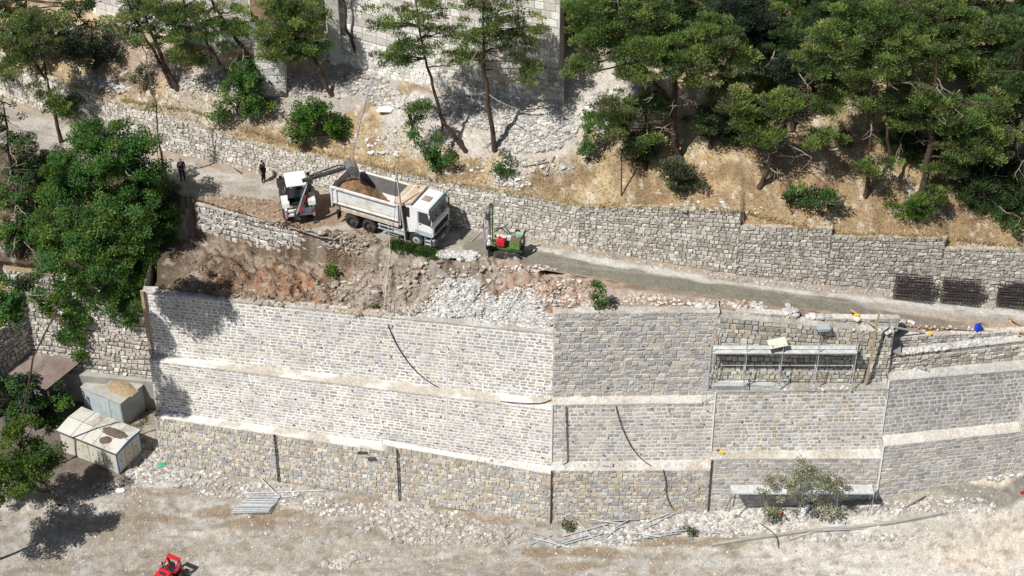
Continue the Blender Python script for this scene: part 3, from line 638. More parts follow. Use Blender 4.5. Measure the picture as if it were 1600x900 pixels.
OLIVE=[(.13,.16,.09),(.10,.13,.07),(.16,.18,.11)]
DRYL=[(.12,.10,.06),(.09,.10,.05),(.16,.13,.08)]
def limb_mb(mb,a,b,r0,r1,sag=.15,n=5,wob=.08):
    a,b=Vector(a),Vector(b); L=(b-a).length; pts=[]
    for i in range(n+1):
        t=i/n; p=a.lerp(b,t); p.z-=sag*L*math.sin(math.pi*t)*.5
        if 0<i<n: p+=Vector((rnd.gauss(0,wob*L*.35),rnd.gauss(0,wob*L*.35),rnd.gauss(0,wob*L*.25)))
        pts.append(p)
    mb.tube(pts,[r0+(r1-r0)*i/n for i in range(n+1)],5,False); return pts
def tree(name,label,cat,group,trunks,r0,regs,kind='pine',cols=PINE,dens=1.,size=1.,nb=10,dead=0,base=None,yoff=0.,clr=(.28,.72),bare=0,bark=BARK,lean=0.):
    """trunks: lists of photo pixels from the foot upward; regs: (px,py,rx,ry[,dy,n]) crown masses, in the tree's own plane"""
    b=Vector(base) if base else G(*trunks[0][0]); Y=b.y
    t_=empty(name,b,0,label,cat,group); paths=[]; mb=MB()
    for tk in trunks:
        pts=[]
        for i,q in enumerate(tk):
            p=Q(q[0],q[1],Y+(q[2] if len(q)>2 else 0)+yoff*i) if not(i==0 and tk is trunks[0]) else b.copy()
            pts.append(p-b)
        if tk is trunks[0]: pts[0]=pts[0]-Vector((0,0,.25))
        fine=[]
        for i in range(len(pts)-1):
            for k in range(4):
                t=k/4; fine.append(pts[i].lerp(pts[i+1],t)+(Vector((rnd.gauss(0,.05),rnd.gauss(0,.05),0)) if (i or k) else Vector()))
        fine.append(pts[-1]); n=len(fine); rr=r0*(1 if tk is trunks[0] else .7)
        mb.tube(fine,[rr*(1.25 if i==0 else 1)*(1-.72*i/(n-1)) for i in range(n)],8,False); paths.append(fine)
    allp=[p for f in paths for p in f[len(f)//4:]]
    cl=[]
    for rg in regs:
        px,py,rx,ry=rg[:4]; dy=rg[4] if len(rg)>4 else 0; c=Q(px,py,Y+dy)-b; s=(c+b-Vector(CAM)).length/F; RX=rx*s; RZ=ry*s/.80; RY=min(RX,RZ*1.3)*.8
        n=int((rg[5] if len(rg)>5 else max(3,int(RX*RZ*2.6)))*(3.0 if kind=='pine' and px>900 else 2.0 if kind=='pine' else 1.15)); 
        if kind=='pine': RX*=1.14; RZ*=1.2 
        for i in range(n):
            d=jitter_dirs(1)[0]*rng.random()**.42*(1.35 if rng.random()<.14 else 1); p=np.array(c)+d*np.array((RX,RY,RZ)); cl.append((p,float(rng.uniform(clr[0],clr[1]))))
    for (p,r) in cl:
        if rnd.random()<nb/ max(1,len(cl))*4 or len(cl)<14:
            pv=Vector(p); lo=[q for q in allp if q.z<pv.z+1.2] or allp; q=min(lo,key=lambda q:(q-pv).length+abs(q.z-pv.z)*.3)
            limb_mb(mb,q,pv,min(.09,r0*.35),.015,-.05)
    mb.build('trunk',bark,t_)
    if dead:
        for i in range(dead):
            db=MB(); q=rnd.choice(allp); e=q+Vector((rnd.uniform(-2.4,2.4),rnd.uniform(-2.2,.4),rnd.uniform(-1.6,.3))); pts=limb_mb(db,q,e,.045,.012,.15,5,.12)
            for k in range(4):
                s_=rnd.choice(pts[2:]); limb_mb(db,s_,s_+Vector((rnd.uniform(-.8,.8),rnd.uniform(-.6,.3),rnd.uniform(-.8,.4))),.02,.008,.1,3,.1)
            db.build('dead_branch',DEADW,t_)
    if bare:
        db=MB()
        for i in range(bare):
            q=rnd.choice(allp); e=q+Vector((rnd.uniform(-1.2,1.2),rnd.uniform(-.8,.8),rnd.uniform(.2,1.2))); pts=limb_mb(db,q,e,.03,.008,.1,4,.1)
        db.build('twig',bark,t_)
    if cl:
        V,K,T=foliage_mesh(cl,kind,cols,dens,size); raw('crown',V,K,FOLI,t_,T)
    return t_
HP='pines on the slope above the road wall'
# pines in front of the castle wall
tree('pine_tree','twin-trunked pine leaning left above the old road wall, leftmost pine before the castle','pine tree',HP,[[(278,137),(250,85),(228,30),(212,-30)],[(268,134),(240,80),(205,20),(195,-20)]],.2,[(200,25,45,25,0,16),(245,10,38,22,1,12),(215,60,30,22,-.6,7),(265,50,20,16,0,4)],dead=2)
tree('pine_tree','pine leaning strongly left with its foot in a bluish shaded heap, second from the left','pine tree',HP,[[(448,146),(400,105),(368,60),(335,10),(315,-40)],[(352,112),(325,70),(290,10),(280,-30)]],.22,[(300,30,52,30,0,24),(345,60,26,22,-.5,8),(285,75,24,20,0,8),(380,35,26,18,.4,8),(315,95,18,12,0,4),(255,20,28,22,0,8)],dead=3)
tree('pine_tree','round bushy pine leaning left on a slim bent trunk before the castle recess','pine tree',HP,[[(521,147),(492,95),(472,50),(462,5)]],.17,[(450,50,40,34,0,34),(470,20,32,20,0,14),(435,80,26,16,-.5,8),(495,70,16,18,0,5)],dens=1.15)
tree('pine_tree','bare dark pine trunk kinked near its foot, against the castle wall','pine tree',HP,[[(562,102),(553,72),(541,45),(538,0),(536,-60)]],.17,[(520,-60,50,26,0,14),(560,-80,40,20,0,9)])
tree('pine_tree','sparse pine with a forked lower trunk, in front of the white castle wall','pine tree',HP,[[(730,234),(700,200),(686,175),(672,120),(658,60),(645,-20)],[(694,213),(686,180)],[(684,172),(660,160),(640,180)],[(640,180),(648,225)]],.17,[(610,35,28,16,0,7),(665,25,34,20,0,10),(640,90,34,13,-.5,9),(690,60,22,14,0,5),(630,70,20,12,0,4),(600,95,16,9,0,3),(710,90,16,10,.6,3),(655,165,22,8,0,4),(648,190,12,12,0,3),(680,-15,40,18,0,8)],dead=3,dens=.9)
tree('pine_tree','tall straight pine just left of the castle corner','pine tree',HP,[[(774,234),(765,180),(757,110),(756,50),(754,-30)]],.19,[(775,30,46,26,0,16),(740,60,26,18,0,6),(800,75,34,18,0,9),(820,110,20,14,0,5),(730,90,18,12,0,3),(760,-10,50,20,0,12),(835,40,14,18,.5,4)],dead=4,dens=.95)
# right-hand forest
tree('pine_tree','broad pine with bare grey snags right of the castle corner','pine tree',HP,[[(1062,252),(1052,200),(1055,140),(1050,90),(1045,40)],[(1053,170),(1010,110),(960,60)],[(1055,120),(1120,70)]],.26,[(925,25,42,24,0,22),(950,75,50,20,-.5,18),(905,110,26,14,0,6),(1000,100,44,24,-1,18),(1045,70,50,22,-.5,20),(1105,60,40,24,0,16),(1080,105,44,20,-1,14),(965,185,32,26,-.8,15),(1005,215,24,16,-.5,7),(1140,90,32,20,0,10),(1010,20,40,20,0,12),(1130,140,26,12,.5,6),(1010,165,26,14,0,7)],dead=9)
tree('pine_tree','low spreading pine with tangled dead branches above the tall road wall','pine tree',HP,[[(1186,290),(1205,250),(1222,215),(1230,180)]],.19,[(1170,175,34,16,0,10),(1230,165,34,16,0,10),(1285,165,26,14,0,7),(1190,215,30,14,-.5,7),(1150,155,22,12,0,5),(1280,215,24,12,-.4,5)],dead=12)
tree('pine_tree','slender twin pine in the clearing, left trunk paler at its foot','pine tree',HP,[[(1352,305),(1358,250),(1364,190),(1362,130),(1350,80)],[(1390,250),(1386,180),(1386,110)]],.16,[(1330,60,62,28,0,34),(1280,95,34,20,-.5,10),(1370,100,44,22,-.5,18),(1400,60,36,22,.3,12),(1340,20,50,18,0,12),(1400,140,26,12,0,6),(1370,165,24,9,0,4),(1370,262,30,12,-.5,6)],dead=6)
tree('pine_tree','dark-trunked pine with layered bright pads, right of the clearing','pine tree',HP,[[(1440,312),(1448,260),(1458,205),(1462,150),(1465,90)]],.3,[(1450,160,44,14,-.5,14),(1490,185,46,16,-.8,16),(1550,205,34,16,-.5,10),(1525,235,40,18,-.8,14),(1430,190,34,12,0,9),(1560,165,26,14,0,7),(1480,265,30,8,0,5),(1420,150,24,12,0,6)],dead=8)
tree('pine_tree','big light green pine at the top right, hiding other trunks','pine tree',HP,[[(1520,150),(1515,90),(1510,30)]],.25,[(1450,60,54,22,-.5,26),(1520,40,50,22,0,24),(1480,100,48,18,-1,18),(1570,80,36,22,0,16),(1440,20,50,18,0,14),(1540,110,40,18,-.5,14),(1400,30,30,16,0,8)],dead=6)
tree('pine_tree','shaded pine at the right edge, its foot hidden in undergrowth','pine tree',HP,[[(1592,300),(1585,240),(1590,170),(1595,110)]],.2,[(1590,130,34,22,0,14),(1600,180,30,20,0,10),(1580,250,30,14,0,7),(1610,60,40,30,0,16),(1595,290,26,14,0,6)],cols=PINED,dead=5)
for i,(fx,fy,rg,lab,cl_) in enumerate([
 (1180,120,[(1170,40,46,30,0,26),(1210,80,36,24,0,16),(1180,110,34,16,0,9),(1150,10,40,18,0,10)],'dark bluish evergreen deep in the forest, between the broad pine and the clearing',BLUEG),
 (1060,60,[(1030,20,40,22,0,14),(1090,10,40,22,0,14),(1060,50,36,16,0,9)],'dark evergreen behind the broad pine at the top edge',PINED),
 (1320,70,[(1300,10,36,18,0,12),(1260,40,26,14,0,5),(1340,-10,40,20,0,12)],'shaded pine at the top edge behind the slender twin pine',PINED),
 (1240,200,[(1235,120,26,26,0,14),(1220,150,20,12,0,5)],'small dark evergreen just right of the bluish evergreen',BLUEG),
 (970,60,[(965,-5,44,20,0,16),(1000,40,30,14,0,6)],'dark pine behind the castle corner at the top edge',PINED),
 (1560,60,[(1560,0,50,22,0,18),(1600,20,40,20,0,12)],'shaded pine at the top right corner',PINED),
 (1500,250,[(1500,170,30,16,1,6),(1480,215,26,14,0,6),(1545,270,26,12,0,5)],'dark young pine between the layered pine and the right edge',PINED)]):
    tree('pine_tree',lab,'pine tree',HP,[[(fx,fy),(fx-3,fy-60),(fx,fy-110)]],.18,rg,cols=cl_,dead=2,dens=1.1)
for i,(fx,fy,rg,lab,cl_) in enumerate([
 (1110,230,[(1110,190,34,18,0,9),(1140,215,24,12,0,5)],'low pine in the shade right of the broad pine trunk',PINED),
 (1270,150,[(1265,80,34,26,0,14),(1225,60,24,20,0,8)],'evergreen at the left edge of the light green pine group',PINED),
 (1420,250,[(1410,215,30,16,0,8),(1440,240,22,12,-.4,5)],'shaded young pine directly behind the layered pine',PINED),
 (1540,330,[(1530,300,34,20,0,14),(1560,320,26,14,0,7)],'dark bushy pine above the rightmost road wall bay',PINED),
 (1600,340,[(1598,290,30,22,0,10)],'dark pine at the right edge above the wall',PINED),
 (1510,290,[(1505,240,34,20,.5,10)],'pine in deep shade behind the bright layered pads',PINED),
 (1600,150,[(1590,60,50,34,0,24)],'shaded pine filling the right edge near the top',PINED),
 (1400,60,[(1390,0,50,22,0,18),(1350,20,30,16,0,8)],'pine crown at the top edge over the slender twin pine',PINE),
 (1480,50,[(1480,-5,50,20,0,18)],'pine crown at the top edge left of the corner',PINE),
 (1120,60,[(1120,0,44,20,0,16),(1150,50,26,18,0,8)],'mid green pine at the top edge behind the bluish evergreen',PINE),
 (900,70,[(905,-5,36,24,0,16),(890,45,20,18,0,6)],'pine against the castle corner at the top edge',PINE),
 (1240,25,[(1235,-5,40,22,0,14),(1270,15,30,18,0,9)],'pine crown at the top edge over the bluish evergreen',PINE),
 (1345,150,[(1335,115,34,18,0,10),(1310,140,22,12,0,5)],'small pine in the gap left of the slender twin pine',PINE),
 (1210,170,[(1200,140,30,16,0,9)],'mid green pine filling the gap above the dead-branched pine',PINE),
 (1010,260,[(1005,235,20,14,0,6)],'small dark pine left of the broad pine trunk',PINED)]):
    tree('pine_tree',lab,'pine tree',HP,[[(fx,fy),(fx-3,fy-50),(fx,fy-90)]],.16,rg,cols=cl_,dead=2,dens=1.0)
# left side forest
HL='trees on the left slope'
tree('pine_tree','dark slender tree with light green needle pads over the far end of the road','pine tree',HL,[[(96,222),(84,170),(72,115),(60,60)],[(74,125),(40,80),(20,50)]],.17,[(72,150,22,12,-.4,5),(90,175,22,12,-.6,6),(60,90,22,16,0,5),(20,55,40,24,0,16),(70,40,34,20,0,12),(30,100,26,14,0,6)],dead=6)
tree('evergreen_tree','dark evergreen at the top left corner, over the pale rock','evergreen tree',HL,[[(60,120),(50,60),(40,0)]],.2,[(20,20,40,26,0,20),(80,50,36,24,0,18),(120,10,34,18,0,12),(30,70,40,20,0,12),(130,70,30,22,.5,10)],cols=PINED,kind='leaf',size=1.1)
tree('evergreen_tree','dark bushy tree above the left end of the road wall','evergreen tree',HL,[[(150,105),(148,70),(140,40)]],.15,[(130,55,34,24,0,16),(165,80,26,20,0,10),(110,85,20,14,0,5)],cols=BLUEG,kind='leaf')
tree('evergreen_tree','shaded tree mass at the left edge, level with the far road','evergreen tree',HL,[[(20,330),(15,240),(5,160)]],.2,[(0,190,34,40,0,18),(35,230,30,26,0,12),(10,290,34,24,0,12),(50,290,24,18,-.3,8)],cols=PINED,kind='leaf',dead=10,dens=.8)
tree('evergreen_tree','upper left broadleaf tree with yellowing leaves at the left edge','broadleaf tree',HL,[[(10,150),(20,100),(30,60)]],.16,[(20,60,34,18,-1,9),(5,110,26,20,-1,8)],cols=[(.10,.13,.03),(.16,.15,.03),(.06,.10,.03)],kind='leaf')
tree('slender_tree','thin almost leafless tree rising past the big leafy tree to the road wall','young tree',HL,[[(262,282),(248,225),(242,160),(232,110),(222,60)]],.085,[(248,225,14,12,0,3),(232,165,10,12,0,2),(255,260,12,12,0,2)],kind='leaf',cols=OLIVE,bare=14,dens=.5,clr=(.3,.5),bark=mat('pale_bark',(.16,.13,.10),var=.3,rough=1))
tree('broadleaf_tree','big bright green feathery-leaved tree filling the left bank below the road','broadleaf tree',HL,[[(150,440),(160,380),(165,320),(160,260)],[(160,380),(110,330),(90,300)],[(162,350),(220,310),(240,280)]],.28,[(170,230,55,34,0,40),(120,270,50,36,-.5,36),(215,270,42,40,0,34),(110,330,55,40,-1,44),(190,330,60,44,-1,54),(235,350,40,40,0,26),(90,385,44,30,-1,24),(160,410,60,34,-1,40),(215,410,40,30,-.5,22),(185,455,34,18,-1,12),(150,370,34,28,-2.4,14),(140,210,30,16,0,10),(215,215,28,18,0,12)],kind='leaf',cols=BROAD+[(.09,.17,.03)],dens=1.1,clr=(.4,.8),nb=12)
tree('broadleaf_tree','dark broadleaf tree at the left edge, behind the big feathery tree','broadleaf tree',HL,[[(30,400),(28,360),(25,320)]],.16,[(20,315,34,24,0,16),(40,350,32,24,0,14),(10,375,26,18,0,8)],kind='leaf',cols=BROAD,dead=4)
tree('broadleaf_tree','lime green tree in the bottom left corner beside the kiosk','broadleaf tree','trees by the lower yard',[[(95,790),(60,740),(35,700)],[(70,755),(30,735),(0,720)]],.13,[(20,672,28,22,0,16),(55,705,34,26,0,22),(15,730,34,28,0,20),(60,740,32,20,-.4,14),(20,765,34,20,0,12),(80,725,20,16,0,6)],kind='leaf',cols=LIME,dead=5,clr=(.35,.7))
tree('broadleaf_tree','leafy tree at the left edge shading the lower track, mostly outside the photo','broadleaf tree','trees by the lower yard',[[(-25,885),(-28,840),(-30,790)]],.16,[(-35,760,44,34,0,44),(-60,730,40,30,0,26),(0,735,22,22,0,14),(-30,800,36,20,-.6,16)],kind='leaf',cols=LIME,base=P(-25,885,-17.3),clr=(.35,.7))
tree('broadleaf_tree','tall slim leafy tree rising from the yard into the big tree above the old wall','broadleaf tree',HL,[[(30,748),(34,660),(52,560),(95,470),(140,400)]],.10,[(140,385,38,28,0,34),(180,395,32,26,0,28),(112,440,24,22,0,14),(118,495,15,24,0,11),(205,365,26,22,0,16),(85,415,24,18,0,10),(225,395,18,18,0,9),(150,340,34,24,0,20)],kind='leaf',cols=BROAD+LIME,clr=(.3,.62),nb=10)
def shrub(lab,px,py,regs,cols,kind='leaf',dens=1.,size=1.,cat='shrub',name='shrub',grp='shrubs on the slopes',r=.05,dead=0,clr=(.25,.5)):
    return tree(name,lab,cat,grp,[[(px,py),(px+3,py-14)],[(px,py),(px-8,py-16)]],r,regs,kind,cols,dens,size,dead=dead,clr=clr,nb=6)
shrub('dark green rounded shrub at the foot of the strongly leaning pine',378,192,[(375,125,30,28,0,30),(395,155,26,20,-.3,16),(355,160,18,14,-.3,6),(340,178,16,8,-.3,5)],BROAD,clr=(.35,.6))
shrub('bright green shrub hanging over the road wall above the digger',490,222,[(490,180,42,22,0,30),(470,205,28,12,-.3,10),(525,200,20,14,0,8)],BRIGHT,clr=(.35,.6))
shrub('olive green shrub at the foot of the forked pine',675,268,[(675,225,24,16,0,10),(690,250,26,16,-.2,12),(650,212,14,10,0,4)],BROAD,dens=.9)
shrub('small grey-green bush on the rubble below the straight pine',785,282,[(785,262,14,18,0,6)],OLIVE+BROAD)
shrub('spiky grey-green bush on the dry grass under the broad pine',1066,302,[(1066,275,24,18,0,14)],OLIVE,kind='pine',size=1.3)
shrub('dark leafy bush right beside the castle rubble',920,252,[(918,235,18,10,0,7),(925,190,18,26,0,14)],BROAD)
shrub('round dark bush above the tall road wall bay, left of a pair',1238,335,[(1240,305,24,18,0,14)],BROAD+PINED)
shrub('grey-green bush above the tall road wall bay, right of a pair',1285,335,[(1287,308,28,16,0,14)],OLIVE+BROAD)
shrub('bright pine sapling just above the stepped road wall',1432,345,[(1428,325,30,15,0,14),(1460,305,16,10,0,5)],BRIGHT+PINE,kind='pine')
shrub('low dark bush above the far right road wall',1590,365,[(1590,345,26,16,0,12),(1560,330,18,10,0,5)],PINED+BROAD)
shrub('small shaded bush on the slope between the dead-branched pine and the clearing',1330,230,[(1325,215,20,10,0,6)],PINED)
shrub('grey leafy bush beside the thin tree above the road wall',230,135,[(225,118,22,16,0,9)],OLIVE+BLUEG)
shrub('upright green shrub growing on the earth bank above the second bay',936,482,[(937,455,13,16,0,9),(930,472,10,8,0,4)],BROAD+BRIGHT,clr=(.22,.4))
shrub('small green bush in the red earth cut',518,430,[(518,422,14,7,0,6)],BRIGHT,clr=(.2,.35))
shrub('tiny green weed at the foot of the earth cut',590,482,[(588,478,5,4,0,2)],BRIGHT,clr=(.2,.3))
shrub('dark leafy fig-like bush left of the rusty roof',30,660,[(25,620,46,32,0,40),(60,655,30,16,0,12),(85,620,24,22,.6,10)],BLUEG+BROAD,size=1.4,clr=(.35,.6))
shrub('leafy green bush behind the broken side wall at the left edge',20,520,[(15,465,24,26,0,16),(8,500,20,14,0,6)],BROAD,size=1.3,clr=(.35,.6))
shrub('dry grey brushwood heap on the shaded left slope',60,430,[(60,400,40,16,0,12),(30,420,24,12,0,6)],DRYL,dens=.7,dead=8)
shrub('dark thicket under the tall left trees',130,260,[(60,260,30,18,0,10),(30,255,26,16,0,8),(100,245,20,10,0,5)],PINED+DRYL,dens=.8,dead=14)
for (px,py,rg,lab,cl_) in ((60,300,[(50,270,36,24,0,16),(90,250,22,14,0,7)],'dark leafy tree behind the big feathery tree, nearer the road',PINED),(25,460,[(40,440,30,14,.5,9)],'dark bush on the crest of the tall weathered wall',PINED),(250,330,[(262,300,18,14,0,7),(270,325,14,10,0,4)],'dark low tree at the right side of the big feathery tree',BROAD),(120,190,[(115,160,20,16,0,7)],'dark shrubby tree over the far road wall',PINED)):
    tree('evergreen_tree',lab,'evergreen tree',HL,[[(px,py),(px+2,py-30)]],.12,rg,kind='leaf',cols=cl_,dead=3,clr=(.35,.7))
# climber hanging on the old wall
wp=[];
for (px,py,r) in [(95,455,10),(105,480,12),(112,505,13),(120,530,12),(128,452,12),(90,470,9),(130,500,9),(180,490,12),(195,470,14),(150,470,12),(215,475,12),(205,500,10),(100,520,12),(125,550,8),(60,460,10),(75,480,9)]:
    for k in range(8): wp.append((np.array(Q(px+rnd.uniform(-r,r),py+rnd.uniform(-r,r),e0.lerp(e1,(px-35)/208).y-.1-rnd.random()*.5+max(0,(560-py)/17)*.12)),.42))
V,K,T=foliage_mesh(wp,'leaf',BROAD+[(.10,.15,.03)],1.,1.); tag(raw('climber',V,K,FOLI,None,T),'green climber hanging down the tall weathered wall at left','climbing plant')
wp=[(np.array(Q(px,py,G(px,py).y-.25)),.3) for px,py in ((278,196),(285,203),(290,196),(274,205))]
V,K,T=foliage_mesh(wp,'leaf',OLIVE,.8,.8); tag(raw('climber',V,K,FOLI,None,T),'small grey-green tuft hanging on the cream road wall','climbing plant')
# grass strip at the edge under the truck; straw; weeds
def tufts(name,lab,region,n,cols,h=.16,parent=None,spread=.05):
    V=[];T=[]
    for i in range(n):
        px,py=region(); g=G(px,py,True)
        if g is None: continue
        c=np.array(cols[rnd.randrange(len(cols))])*rnd.uniform(.75,1.25)
        for k in range(3):
            a=rnd.uniform(0,6.3); r=spread*2; q=g+Vector((rnd.uniform(-r,r),rnd.uniform(-r,r),-.02)); hh=h*rnd.uniform(.5,1.3); d=Vector((math.cos(a)*.03,math.sin(a)*.03,0)); l=Vector((rnd.gauss(0,.4)*hh,rnd.gauss(0,.4)*hh,hh))
            V+=[q-d,q+d,q+l+d*.3,q+l-d*.3]; T+=[c]*4
    V=np.array([v[:] for v in V]); o=raw(name,V,np.arange(len(V)).reshape(-1,4),FOLI,None,np.array(T)); return tag(o,lab,kind='stuff')
def band(pts,wd):
    def f():
        i=rnd.randrange(len(pts)-1); t=rnd.random(); return pts[i][0]*(1-t)+pts[i+1][0]*t+rnd.gauss(0,wd*.3),pts[i][1]*(1-t)+pts[i+1][1]*t+rnd.gauss(0,wd*.5)
    return f
tufts('grass','green grass tufts on the bank edge below the truck',band([(612,382),(640,388),(683,399)],9),1700,[(.07,.13,.03),(.09,.16,.035),(.05,.10,.03)],.17)
STR=[(.60,.49,.30),(.52,.41,.24),(.68,.58,.40),(.44,.34,.19)]
def hillreg():
    while 1:
        x=rnd.uniform(150,1640); t=rnd.random(); ya=float(np.interp(x,[p[0] for p in rA],[p[1] for p in rA])); y=ya-t**1.3*(150 if x>900 else 75 if x>400 else 60)
        if 700<x<900 and y<245: continue
        return x,y
tufts('dry_grass','dry straw-coloured grass over the slope above the road wall',hillreg,13000,STR,.10)
tufts('dry_grass','dry grass clinging along the top of the road wall',band([(190,158),(300,174),(440,222),(560,254),(690,284),(905,321),(1150,330),(1290,364),(1464,371),(1600,388)],3),1500,STR+[(.3,.3,.12)],.22)
tufts('weeds','straggling weeds along the yard edge under the new wall',band([(170,700),(245,640),(225,590)],12),260,[(.12,.15,.07),(.3,.26,.14),(.16,.18,.09)],.3)
# ---------------- rubble ----------------
ICO=None
def rocks(name,lab,region,n,smin,smax,cols,pw=2.2,sink=.3,flat=.7,cat=None,kind='stuff'):
    import bmesh
    global ICO
    if ICO is None:
        bm=bmesh.new(); bmesh.ops.create_icosphere(bm,subdivisions=1,radius=1); ICO=(np.array([v.co[:] for v in bm.verts]),np.array([[v.index for v in f.verts] for f in bm.faces])); bm.free()
    IV,IF=ICO; VV=[];KK=[];TT=[]
    for i in range(n):
        px,py=region(); g=G(px,py,True)
        if g is None: continue
        s=smin+(smax-smin)*rnd.random()**pw; s*=.5
        sc=np.array((rnd.uniform(.7,1.3),rnd.uniform(.7,1.2),rnd.uniform(.5,1)*flat))*s; v=IV*(1+rng.normal(0,.2,(len(IV),1)))+rng.normal(0,.1,(len(IV),3))
        v=np.sign(v)*np.abs(v)**.75; a=rnd.uniform(0,6.3); c,s_=math.cos(a),math.sin(a); v=v*sc; v=np.stack([v[:,0]*c-v[:,1]*s_,v[:,0]*s_+v[:,1]*c,v[:,2]],1)+np.array(g[:])+np.array((0,0,s*flat*(.5-sink)))
        KK.append(IF+len(VV)*12); VV.append(v); cc=np.array(cols[rnd.randrange(len(cols))])*rnd.uniform(.8,1.15); TT.append(np.tile(cc,(12,1)))
    o=raw(name,np.concatenate(VV),np.concatenate(KK),STONE,None,np.concatenate(TT)); tag(o,lab,cat,None,kind); return o
def ell(*L):
    def f():
        px,py,rx,ry=rnd.choice(L); r=math.sqrt(rnd.random()); a=rnd.uniform(0,6.3); return px+rx*r*math.cos(a),py+ry*r*math.sin(a)
    return f
WS=[(.56,.55,.53),(.48,.47,.45),(.64,.63,.61),(.40,.39,.37)]
GS=[(.38,.355,.32),(.44,.41,.37),(.31,.29,.26),(.50,.475,.43)]
RS=[(.29,.23,.175),(.35,.29,.235),(.24,.19,.145),(.42,.37,.32)]
rocks('crushed_stone','white crushed stone spilling down the bank to the new wall',ell((720,465,50,28),(690,485,60,12),(750,480,60,20),(815,475,38,26),(835,500,35,14),(800,498,60,10),(720,450,30,20),(730,400,20,8),(700,398,18,6)),8000,.06,.26,WS,2)
rocks('crushed_stone','grey-white broken stone below the castle corner',ell((840,205,60,22),(800,190,60,18),(760,185,50,15),(870,190,45,18),(955,165,40,25),(700,165,60,14),(820,225,60,12),(640,160,40,10),(930,190,25,12)),5200,.09,.45,[(.50,.48,.45),(.42,.40,.37),(.58,.56,.52),(.36,.34,.32)],2)
rocks('crushed_stone','grey broken stone under the leaning pines before the castle',ell((500,130,70,24),(560,130,50,18),(430,130,30,14),(320,130,60,14),(350,125,40,18),(600,150,30,15),(150,125,30,8)),2400,.09,.38,GS,2)
rocks('rubble','pale stones scattered on the slope above the road wall',ell((170,133,22,6),(185,140,20,5),(770,270,40,15),(800,285,30,10),(610,225,60,20),(840,260,60,12),(1100,330,100,15)),420,.12,.45,WS,2)
rocks('rubble','brown stones and clods on the excavated bank',ell((560,370,30,14),(545,385,30,12),(530,372,20,10),(480,480,110,8),(600,485,60,9),(440,470,90,7),(530,455,60,14),(370,460,50,8)),1500,.04,.40,RS,4)
rocks('clods','brown clods heaped along the road edge beside the backhoe loader',ell((400,322,50,12),(350,312,30,8),(440,335,30,8),(470,350,40,10),(375,318,40,10)),900,.05,.3,[(.30,.22,.155),(.36,.28,.21),(.25,.18,.125)],2.5,.4)
rocks('clods','brown earth clods and small stones over the red pit',ell((400,430,120,25),(470,445,100,20),(330,420,60,30),(600,440,80,30),(860,450,60,14),(560,410,50,20)),2600,.03,.2,[(.22,.15,.10),(.28,.20,.14),(.34,.27,.21),(.18,.125,.09)],2.5,.4)
rocks('rubble','broken grey rock in the cut face under the truck',ell((620,440,80,30),(560,450,40,20),(680,430,50,25),(640,470,70,14),(740,430,50,15)),450,.06,.5,[(.38,.33,.28),(.33,.28,.23),(.46,.43,.39)],3,.5)
rocks('rubble','reddish gravel on the berm along the road',ell((880,450,70,14),(1000,468,60,8),(1100,474,90,6),(900,470,50,10),(1450,515,140,6),(820,420,50,6)),1100,.06,.3,[(.47,.35,.28),(.54,.47,.40),(.60,.56,.52)],2.5)
rocks('rubble','white building stones lying on top of the unfinished courses',ell((1190,480,60,3),(1280,494,20,4),(1235,488,10,3),(1400,505,30,5),(1390,515,25,8),(1330,500,20,4),(1180,477,16,2),(1105,478,20,3)),110,.2,.5,WS,1.2,.1)
rocks('rubble','pale rubble core along the top of the unfinished right-hand wall',band([(1375,556),(1440,548),(1500,540),(1562,529)],5),330,.1,.34,WS,1.6,.1)
rocks('rubble','loose stones and debris at the foot of the left bay',ell((300,745,60,12),(380,765,80,12),(450,780,70,10),(260,740,30,14),(230,720,22,16),(540,795,70,12),(220,745,25,14),(640,805,80,10)),3000,.05,.34,GS+WS,2.8)
rocks('rubble','grey rubble mounds along the wall foot in the middle of the site',ell((700,820,60,12),(760,830,60,10),(640,800,40,10),(560,870,20,9),(530,880,18,10),(720,845,100,10),(610,820,60,10),(660,835,60,12)),2600,.06,.4,GS+RS[3:],2.6)
rocks('rubble','white stones and dust heaped below the small scaffold',ell((1480,790,80,14),(1330,840,100,6),(1560,740,40,10),(1150,800,60,25),(1090,812,40,15),(1060,800,30,10),(1200,815,50,15),(1260,805,60,10),(1340,795,80,10),(1130,830,40,10),(960,840,70,12),(1040,825,60,14),(1000,825,60,12),(1400,790,60,8)),4500,.05,.36,WS+GS,2.8)
rocks('rubble','scattered gravel over the lower track',lambda:(rnd.uniform(20,1560),rnd.uniform(760,897)),6500,.03,.17,GS+WS,3)
rocks('rubble','stones at the foot of the road wall',band([(400,268),(560,312),(700,355),(905,392),(1150,436),(1290,452),(1464,468),(1600,482)],5),900,.06,.3,GS,2.5)
rocks('rubble','dark stones in the shaded yard beside the kiosks',ell((230,700,20,20),(215,730,20,10),(180,765,40,12)),320,.1,.4,GS,2)
rocks('rubble','stones and mortar lumps on the terrace tops',ell((1440,575,70,7),(1500,565,50,6),(1150,712,40,5),(900,728,35,3),(1250,606,80,4),(780,720,60,4),(1590,545,16,5),(1000,726,80,3)),260,.05,.3,WS,2)
rocks('boulder','single grey boulder lying on the lower track below the left bay',lambda:(277,762),1,.55,.6,GS[:1],1,.2,.9,'boulder',None)
rocks('boulder','round boulder at the left end of the small debris pile on the track',lambda:(508,882),1,.75,.8,GS[1:2],1,.2,.9,'boulder',None)

DARKLINE=mat('worn_bed_steel',(.16,.16,.165),rough=.7,var=.3,vs=2,dirt=(.24,.20,.17),ds=1.2)
